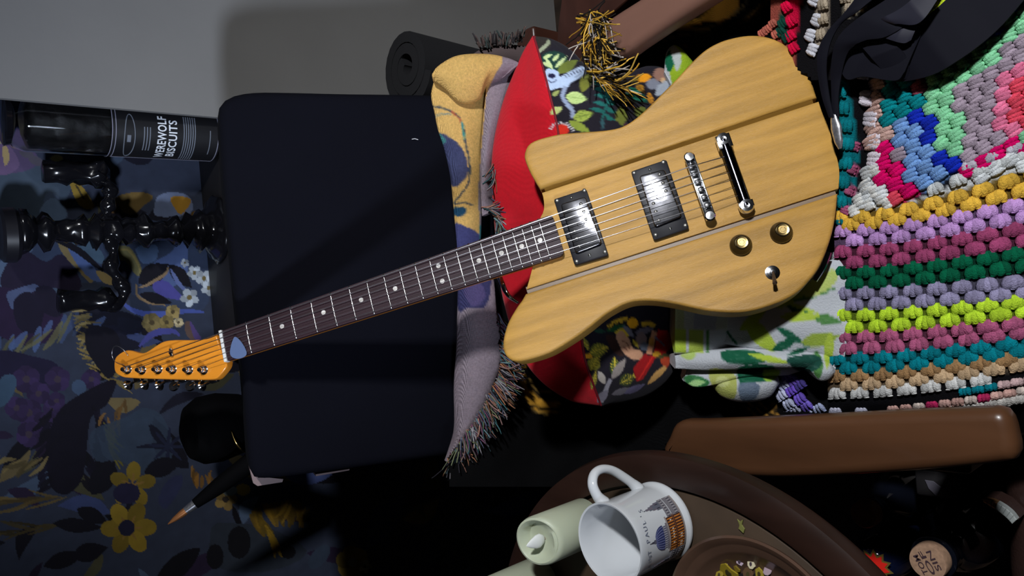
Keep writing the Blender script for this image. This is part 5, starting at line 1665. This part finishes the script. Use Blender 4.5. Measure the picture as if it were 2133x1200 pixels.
# ================================================================ round side table with mug, candles and dish
TZ = 0.762
TC = np.array([-0.5353, 0.5247])
TR = 0.330
m_tw_ = mat('dark_mahogany', (0.022, 0.010, 0.007), rough=0.42, noise=0.25, nscale=6, aniso=(6, 1, 1), spec=0.3)
m_tw2 = mat('brown_table_leather', (0.040, 0.024, 0.013), rough=0.55, noise=0.3, nscale=14)
tb = tag(empty('side_table', loc=(TC[0], TC[1], 0)), 'round dark wooden side table left of the armchair', 'table')
mk('table_top', lathe([(0.0, TZ - 0.03), (TR - 0.02, TZ - 0.03), (TR - 0.004, TZ - 0.022), (TR, TZ - 0.012), (TR - 0.003, TZ + 0.001), (TR - 0.012, TZ + 0.005), (TR - 0.034, TZ + 0.004), (TR - 0.038, TZ + 0.0025), (TR - 0.0385, TZ - 0.006), (0.0, TZ - 0.006)], (*TC, 0), 160), m_tw_, tb, smooth=40)
mk('leather_inset', lathe([(0.0, TZ - 0.0055), (TR - 0.042, TZ - 0.0055), (TR - 0.0422, TZ - 0.0005), (TR - 0.043, TZ), (0.0, TZ)], (*TC, 0), 96), m_tw2, tb)
for an in (30, 150, 270):
    mk('leg', lathe([(0.012, 0.0), (0.014, 0.02), (0.010, 0.05), (0.017, 0.4), (0.013, 0.62), (0.022, 0.68), (0.022, TZ - 0.03)], (TC[0] + 0.27 * math.cos(math.radians(an)), TC[1] + 0.27 * math.sin(math.radians(an)), 0), 20), m_tw_, tb)
TS = TZ + 0.0002

# mug
MC = np.array([-0.2845, 0.540, 0])
MR, MH = 0.0435, 0.094
mug = tag(empty('mug', loc=(MC[0], MC[1], TS)), 'white china mug with a printed domed cathedral, standing on the side table', 'mug')
m_china = mat('white_china', (0.56, 0.58, 0.60), rough=0.12, spec=0.5, coat=0.3)
mk('mug_body', lathe([(0.0, TS + 0.002), (MR - 0.006, TS + 0.002), (MR - 0.003, TS), (MR + 0.0005, TS + 0.001), (MR + 0.0022, TS + 0.004), (MR + 0.0018, TS + 0.008), (MR - 0.0006, TS + 0.0105), (MR - 0.0008, TS + 0.02), (MR - 0.0004, TS + MH - 0.012), (MR + 0.0012, TS + MH - 0.002), (MR + 0.0008, TS + MH), (MR - 0.0012, TS + MH - 0.0006), (MR - 0.0032, TS + MH - 0.012), (MR - 0.0034, TS + 0.012), (MR - 0.009, TS + 0.006), (0.0, TS + 0.0055)], MC, 72), m_china, mug, smooth=60)
am = math.radians(20)
hd = np.array([math.cos(am), math.sin(am), 0])
hpts = [(MR - 0.003, 0.080), (MR + 0.007, 0.0865), (MR + 0.020, 0.088), (MR + 0.030, 0.080), (MR + 0.0325, 0.066), (MR + 0.027, 0.050), (MR + 0.014, 0.034), (MR + 0.004, 0.024), (MR - 0.003, 0.019)]
P = catmull([MC + hd * r_ + Zu * (TS + z_) for r_, z_ in hpts], 44)
mk('handle', tube(P, np.interp(np.linspace(0, 1, 44), [0, .12, .5, .88, 1], [.0085, .0062, .0058, .0062, .0085]), 16, flat=0.85), m_china, mug, smooth=180)
PM = math.radians(-86)
Rm = MR - 0.0002
pats, pcol = [], []


def mp(d0, d1, z0, z1, c, th=0.00025):
    V, F = cyl_patch(MC + Zu * TS, Rm, PM + math.radians(d0), PM + math.radians(d1), z0, z1, max(1, int((d1 - d0) / 6)), th)
    pats.append((V, F)); pcol.append(np.tile(np.clip(lin(c), 0, 1) * 0.9, (len(V), 1)))


r5 = random.Random(3)
for d in range(-52, 52, 4):       # colonnades of the two storeys
    cen = abs(d + 2) < 26
    for z0, z1 in ((0.016, 0.0285), (0.030, 0.0415)):
        if cen:
            mp(d, d + 4, z0, z1, (70, 40, 30)); mp(d + 0.4, d + 2.0, z0 + 0.001, z1 - 0.001, (196, 120, 50), 0.0004)
            if r5.random() < .5: mp(d + 2.3, d + 3.7, z0 + 0.004, z1 - 0.005, (214, 208, 200), 0.0004)
        else:
            mp(d, d + 4, z0, z1 - (0.004 if z0 > .02 else 0), (120, 116, 122)); mp(d + 0.6, d + 1.6, z0 + 0.002, z1 - 0.006, (54, 54, 66), 0.0004)
            mp(d + 2.2, d + 3.2, z0 + 0.002, z1 - 0.006, (170, 166, 168), 0.0004)
mp(-52, 52, 0.0135, 0.016, (150, 140, 136)); mp(-26, 26, 0.0285, 0.030, (110, 70, 50)); mp(-24, 26, 0.0415, 0.0435, (150, 140, 136)); mp(-18, 18, 0.0435, 0.046, (120, 114, 120))
for d in range(-15, 15, 3):
    mp(d, d + 3, 0.046, 0.052, (92, 92, 108)); mp(d + .5, d + 1.3, 0.0465, 0.0515, (180, 178, 184), 0.0004)
for k in range(16):               # ribbed blue dome
    zz = 0.052 + k * 0.0009
    hwid = 17 * math.sqrt(max(0, 1 - ((k) / 16.5) ** 2))
    mp(-hwid, hwid, zz, zz + 0.00092, (46, 54, 96))
    for j in range(-4, 5): mp(j * hwid / 4.6 - 0.35, j * hwid / 4.6 + 0.35, zz, zz + 0.00092, (120, 126, 170), 0.0004)
mp(-2.4, 2.4, 0.0664, 0.070, (90, 90, 104)); mp(-1.1, 1.1, 0.070, 0.0735, (60, 60, 74)); mp(-0.4, 0.4, 0.0735, 0.077, (50, 50, 60))
for c0 in (-47, 41):              # twin towers
    for k, (ww, zt) in enumerate(((6, 0.046), (4.4, 0.052), (3, 0.057), (1.4, 0.062), (0.5, 0.066))):
        mp(c0 + 3 - ww, c0 + 3 + ww, 0.036 + 0.005 * k, zt, (96 + 12 * (k % 2), 98, 110))
    mp(c0 - 1, c0 + .2, 0.040, 0.045, (40, 42, 56), .0004); mp(c0 + 5, c0 + 6, 0.040, 0.045, (40, 42, 56), .0004)
V, F = join(*pats)
mk('printed_cathedral', (V, F), mat('glazed_print', rough=0.2, vcol=True, spec=0.5), mug, smooth=0, col=np.vstack(pcol))
for s, d, zt in (('SAINT', -27, 0.080), ('PAUL\'S', 26, 0.080)):
    n_ = len(s)
    for i, ch in enumerate(s):
        dd = d + (i - (n_ - 1) / 2) * 8.2
        if ch == "'": dd += 1
        VF = textmesh(ch, 0.0078)
        V, F = VF
        V[:, 0] -= (V[:, 0].max() + V[:, 0].min()) / 2
        V[:, 1] += -0.0026 - V[:, 1].min() if ch != "'" else 0.0
        V[:, 2] = 0
        mk('letter', wrap_text((V, F), MC + Zu * (TS + zt - 0.012 * (dd / 50) ** 2), Rm + 0.0005, PM + math.radians(dd), Xu, Yu, Zu), mat('slate_ink', (0.10, 0.12, 0.17), rough=0.4), mug, smooth=0)

# candles
m_wax = mat('ivory_wax', (0.46, 0.50, 0.37), rough=0.42, spec=0.4, sss=0.3)


def candle(c, R, H, label):
    o = tag(empty('pillar_candle', loc=(c[0], c[1], TS)), label, 'candle', 'ivory pillar candles on the side table')
    V, F = lathe([(0.0, 0), (R - 0.002, 0), (R, 0.002), (R, H - 0.006), (R - 0.0015, H - 0.001), (R - 0.004, H), (R - 0.006, H - 0.002), (R - 0.009, H - 0.008), (R * 0.4, H - 0.012), (0.0, H - 0.013)], (c[0], c[1], TS), 48)
    V = V.copy()
    hi = V[:, 2] > TS + H - 0.0075
    V[hi, 2] += 0.0010 * np.sin(2 * np.arctan2(V[hi, 1] - c[1], V[hi, 0] - c[0]) + 1) + 0.010 * (V[hi, 1] - c[1]) / R
    mk('wax_body', (V, F), m_wax, o, smooth=50)
    fz = TS + H - 0.0125
    V, F = lathe([(0.0, 0.0), (0.005, 0.002), (0.0085, 0.009), (0.0080, 0.015), (0.005, 0.023), (0.0018, 0.029), (0.0, 0.031)], (c[0], c[1], fz), 20, sy=0.4)
    mk('plastic_flame', (V, F), mat('white_plastic_flame', (0.80, 0.82, 0.80), rough=0.35), o, smooth=60)
    mk('wick', tube([(c[0], c[1], fz - 0.001), (c[0], c[1], fz + 0.003)], 0.0016, 8), mat('grey_wick', (0.25, 0.22, 0.16), rough=0.8), o)


candle(onz(1117, 1129, 0.852), 0.0300, 0.088, 'ivory pillar candle with white flame tip right behind the mug')
c2_ = onz(985, 1276, 0.885)
candle(c2_, 0.0335, 0.120, 'ivory pillar candle cut off by the photo edge beside the mug, only its side showing')

# turned dish with dried petals
DC = np.array([-0.3763, 0.4147, 0])
dish = tag(empty('round_dish', loc=(DC[0], DC[1], TS)), 'round brown turned dish beside the mug holding pale scraps', 'dish')
m_d = mat('brown_turned_wood', (0.075, 0.042, 0.028), rough=0.28, noise=0.25, nscale=16, coat=0.3)
mk('dish_body', lathe([(0.0, 0.0), (0.062, 0.0), (0.068, 0.002), (0.099, 0.020), (0.1035, 0.025), (0.1040, 0.0275), (0.1015, 0.0285), (0.098, 0.027), (0.094, 0.0235), (0.0925, 0.0225), (0.086, 0.0215), (0.083, 0.019), (0.074, 0.011), (0.068, 0.008), (0.060, 0.0065), (0.0, 0.006)], (DC[0], DC[1], TS), 96), m_d, dish, smooth=40)
mk('black_inlay', lathe([(0.0, 0.0062), (0.0595, 0.0062), (0.0590, 0.0072), (0.0, 0.0072)], (DC[0], DC[1], TS), 64), mat('black_inlay', (0.012, 0.011, 0.011), rough=0.5), dish)
scr, scc = [], []
r6 = np.random.RandomState(9)
for a, b, sz, c in ((1483, 1173, 11, (150, 130, 150)), (1467, 1189, 11, (140, 124, 146)), (1452, 1191, 5, (200, 190, 150)), (1513, 1173, 6, (206, 190, 120)), (1542, 1169, 11, (180, 160, 176)), (1566, 1173, 11, (200, 190, 160)), (1599, 1188, 9, (150, 130, 140)), (1519, 1193, 22, (150, 130, 24)), (1500, 1197, 12, (140, 122, 30)), (1560, 1196, 14, (84, 60, 34)), (1583, 1195, 13, (150, 132, 40)), (1535, 1186, 9, (120, 100, 20)), (1475, 1180, 6, (190, 176, 140))):
    c0 = onz(a, b, TS + 0.0085)
    nn = 9
    R_ = sz * 0.00047
    ol = [(R_ * (0.7 + 0.5 * r6.rand()) * math.cos(2 * PI * k / nn), R_ * (0.7 + 0.5 * r6.rand()) * math.sin(2 * PI * k / nn)) for k in range(nn)]
    tilt = r6.normal(0, 0.25, 2)
    X_ = np.array([1, 0, tilt[0]]); Y_ = np.array([0, 1, tilt[1]])
    V, F = slab(ol, -0.0008, 0.0012 + 0.001 * r6.rand(), 0.0004, 1, frame=(c0, X_, Y_, Zu))
    scr.append((V, F)); scc.append(np.tile(lin(c) * 1.0, (len(V), 1)))
    if sz > 9:
        V, F = slab([(x * .4, y * .3) for x, y in ol], 0.0012, 0.0026, 0, frame=(c0, X_, Y_, Zu))
        scr.append((V, F)); scc.append(np.tile(lin((60, 50, 60) if c[2] > 100 else (60, 52, 14)), (len(V), 1)))
tag(mk('potpourri', join(*scr), mat('dried_petals', rough=0.8, vcol=True), None, smooth=0, col=np.vstack(scc)), 'pale, mauve and yellow dried scraps lying in the round brown dish', 'potpourri', kind='stuff')
cl = onz(1545, 1094, TS + 0.001)
V, F = slab([(-0.008, -0.002), (-0.003, -0.004), (0.001, -0.001), (0.007, -0.003), (0.004, 0.001), (0.006, 0.004), (0.0, 0.002), (-0.004, 0.0035)], 0.0, 0.0018, 0.0004, 1, frame=(cl, Xu, Yu, Zu))
tag(mk('dried_leaf', (V, F), mat('olive_leaf', (0.16, 0.16, 0.04), rough=0.8)), 'tiny olive leaf scrap lying by the raised table rim', 'leaf')

# ================================================================ bottles on the floor by the armchair
m_bg_ = mat('black_bottle_glass', (0.004, 0.005, 0.009), rough=0.07, spec=0.7, coat=0.5)


CT, BS = 0.1205, 0.90      # bottles stand on a low dark crate
crt = tag(empty('crate', loc=(-0.38, 0.43, 0)), 'low dark crate under the black bottles beside the armchair', 'crate')
mk('crate_body', box(-0.50, 0.345, 0, -0.285, 0.575, 0.12, 0.004), mat('matt_black_wood'), crt)


def bottle(c, prof, label, group='dark bottles standing on the crate', m=None, name='bottle'):
    o = tag(empty(name, loc=(c[0], c[1], CT)), label, 'bottle', group)
    mk('bottle_glass', lathe([(r_ * BS, z_ if z_ < 0.1 else z_ - 0.01) for r_, z_ in prof], (c[0], c[1], CT), 48), m or m_bg_, o, smooth=50)
    return o


bc = onz(1932, 1172, 0.46)
b1 = bottle(bc, [(0.0, 0.002), (0.050, 0.0), (0.056, 0.008), (0.057, 0.20), (0.056, 0.222), (0.050, 0.248), (0.041, 0.268), (0.031, 0.280), (0.027, 0.290), (0.0275, 0.318), (0.030, 0.321), (0.030, 0.328), (0.026, 0.330), (0.0, 0.330)], 'squat black bottle with a wide printed cork, lowest right beside the armchair arm')
ck = mk('cork', lathe([(0.0218, 0.319), (0.0223, 0.323), (0.0223, 0.337), (0.0214, 0.3395), (0.0, 0.3398)], (bc[0], bc[1], CT), 40), mat('tan_cork', (0.36, 0.22, 0.14), rough=0.7, noise=0.2, nscale=200), b1)
c = np.array([bc[0], bc[1], CT + 0.3399])
for s, yy, w_ in (('TOM', 0.0088, 0.025), ('OF', 0.0, 0.030), ('SIN', -0.0090, 0.025)):
    V, F = fit(textmesh(s, 1.0, 1.0, off=0.01), w_, 0.0068)
    V = np.c_[V[:, 0] * 1.0, V[:, 1] + yy, V[:, 2]]
    aa = math.radians(28)
    Xr, Yr = np.array([math.cos(aa), math.sin(aa), 0]), np.array([-math.sin(aa), math.cos(aa), 0])
    W3 = c + np.outer(V[:, 0], Xr) + np.outer(V[:, 1], Yr)
    T3 = W3 + Zu * 0.0006
    n_ = len(W3)
    mk('lettering', (T3, F), mat('dark_cork_print', (0.045, 0.022, 0.03), rough=0.8), ck, smooth=0)
lab_c = np.array([bc[0], bc[1], CT])
lab = [cyl_patch(lab_c, 0.0513, math.radians(-100 + 9 * k), math.radians(-95 + 9 * k + (k % 3) * 2), 0.14 + 0.008 * (k % 3), 0.17 + 0.007 * (k % 4), 2, 0.0006) for k in range(9)]
mk('label', join(*lab), mat('grey_emblem', (0.07, 0.07, 0.085), rough=0.5), b1, smooth=0)

bc2 = onz(1797, 1074, 0.45)
b2 = bottle(bc2, [(0.0, 0.002), (0.038, 0.0), (0.042, 0.008), (0.043, 0.19), (0.041, 0.215), (0.033, 0.242), (0.022, 0.262), (0.0165, 0.280), (0.0165, 0.305), (0.019, 0.308), (0.019, 0.318), (0.0, 0.318)], 'black bottle with an orange brown stopper, next to the armchair arm')
mk('stopper', lathe([(0.0140, 0.308), (0.0180, 0.3085), (0.0184, 0.312), (0.0180, 0.326), (0.0165, 0.328), (0.0, 0.3282)], (bc2[0], bc2[1], CT), 32), mat('orange_brown_stopper', (0.22, 0.085, 0.022), rough=0.5, noise=0.25, nscale=90), b2)
bc3 = onz(1808, 1175, 0.40)
b3 = bottle(bc3, [(0.0, 0.002), (0.040, 0.0), (0.046, 0.008), (0.046, 0.20), (0.044, 0.235), (0.036, 0.262), (0.026, 0.278), (0.018, 0.286), (0.0, 0.2865)], 'dark blue rounded bottle with a red flower print, half hidden by the table rim', m=mat('navy_bottle_glass', (0.006, 0.010, 0.035), rough=0.06, coat=0.6))
fl = []
for k in range(11):
    t = 2 * PI * k / 11
    R_, Q_ = 0.0195, 0.0105
    fl += [(R_ * math.cos(t), R_ * math.sin(t)), (Q_ * 1.25 * math.cos(t + PI / 11), Q_ * 1.25 * math.sin(t + PI / 11))]
fz = onz(1826, 1178, 0.392)
mk('flower_spikes', slab([(x * 1.3, y * 1.3) for x, y in fl], 0, 0.001, frame=(fz + Zu * 0.006, Xu, Yu, Zu)), mat('olive_print', (0.14, 0.10, 0.02), rough=0.5), b3, smooth=0)
mk('flower_print', slab([(x * 1.05, y * 1.05) for x, y in fl], 0.001, 0.002, frame=(fz + Zu * 0.006, Xu, Yu, Zu)), mat('red_print', (0.75, 0.018, 0.010), rough=0.5), b3, smooth=0)

# grey tag, ribbed ring and brown leather bag behind the bottles
g0 = [onz(a, b, 0.40) for a, b in ((1926, 1000), (1944, 1003), (1971, 1024), (1963, 1037), (1950, 1034), (1934, 1018))]
g0 = np.array(g0)
tg = tag(mk('paper_tag', slab(g0[:, :2], 0.398, 0.400, 0.0004, 1), mat('grey_mauve_card', (0.075, 0.07, 0.09), rough=0.6)), 'small grey tag lying above the black bottles, near the arm front', 'tag')
crt2 = tag(empty('box', loc=(-0.33, 0.39, 0.12)), 'narrow black carton standing beside the cork bottle, under the grey tag', 'box')
tcn = g0.mean(0)
mk('carton', box(tcn[0] - 0.012, max(0.348, tcn[1] - 0.030), 0.1205, tcn[0] + 0.024, tcn[1] + 0.025, 0.3977, 0.003), mat('matt_black_wood'), crt2)
bgc = np.array([-0.385, 0.262, 0])
bag = tag(empty('leather_bag', loc=(bgc[0], bgc[1], 0)), 'dark brown leather bag at the far lower right beside the cork bottle', 'bag')
V, F = slab(catmull([(-0.10, -0.045), (0.0, -0.05), (0.10, -0.045), (0.12, 0.0), (0.10, 0.045), (0, 0.05), (-0.10, 0.045), (-0.12, 0)], 60, closed=True), 0.001, 0.362, 0.035, 6, bb=0.02, frame=((bgc[0], bgc[1] - 0.005, 0), (1, 0.0, 0), (0, 1, 0), (0, 0, 1)))
mk('bag_body', (bend(V, 0.005, 14, 4., np.array([0, 0.5, 0.3])), F), mat('dark_brown_leather', (0.032, 0.016, 0.013), rough=0.42, bump=0.3, bscale=250, noise=0.2, nscale=12), bag, smooth=60)
for k in range(8):
    t0_ = k / 8; t1_ = (k + 0.86) / 8
    A = catmull([(2046, 1040), (2066, 1043), (2088, 1054), (2106, 1068), (2118, 1083)], 33)
    B = catmull([(2048, 1046), (2062, 1054), (2080, 1066), (2097, 1080), (2108, 1092)], 33)
    i0, i1 = int(t0_ * 32), int(t1_ * 32) + 1
    z_ = 0.418
    poly_ = [onz(*A[i], z_)[:2] for i in range(i0, i1 + 1)] + [onz(*B[i], z_)[:2] for i in range(i1, i0 - 1, -1)]
    c_ = mat('gold_rib', (0.40, 0.20, 0.09), rough=0.35, metal=0.6) if k < 3 else mat('pale_grey_rib', (0.34, 0.37, 0.36), rough=0.45)
    if k == 0:
        coil = tag(empty('ribbed_ring', loc=onz(2090, 1064, 0.36)), 'curved ribbed band of pale grey and gold on top of the brown bag', 'ring')
    mk('rib', slab(poly_, z_ - 0.012, z_, 0.001, 2), c_, coil, smooth=0)
mk('ring_core', slab([onz(a, b, 0.406)[:2] for a, b in ((2044, 1040), (2066, 1041), (2090, 1054), (2120, 1084), (2108, 1094), (2080, 1068), (2060, 1055))], 0.3635, 0.4065, 0.001, 2), mat('dark_brown_leather'), coil, smooth=0)
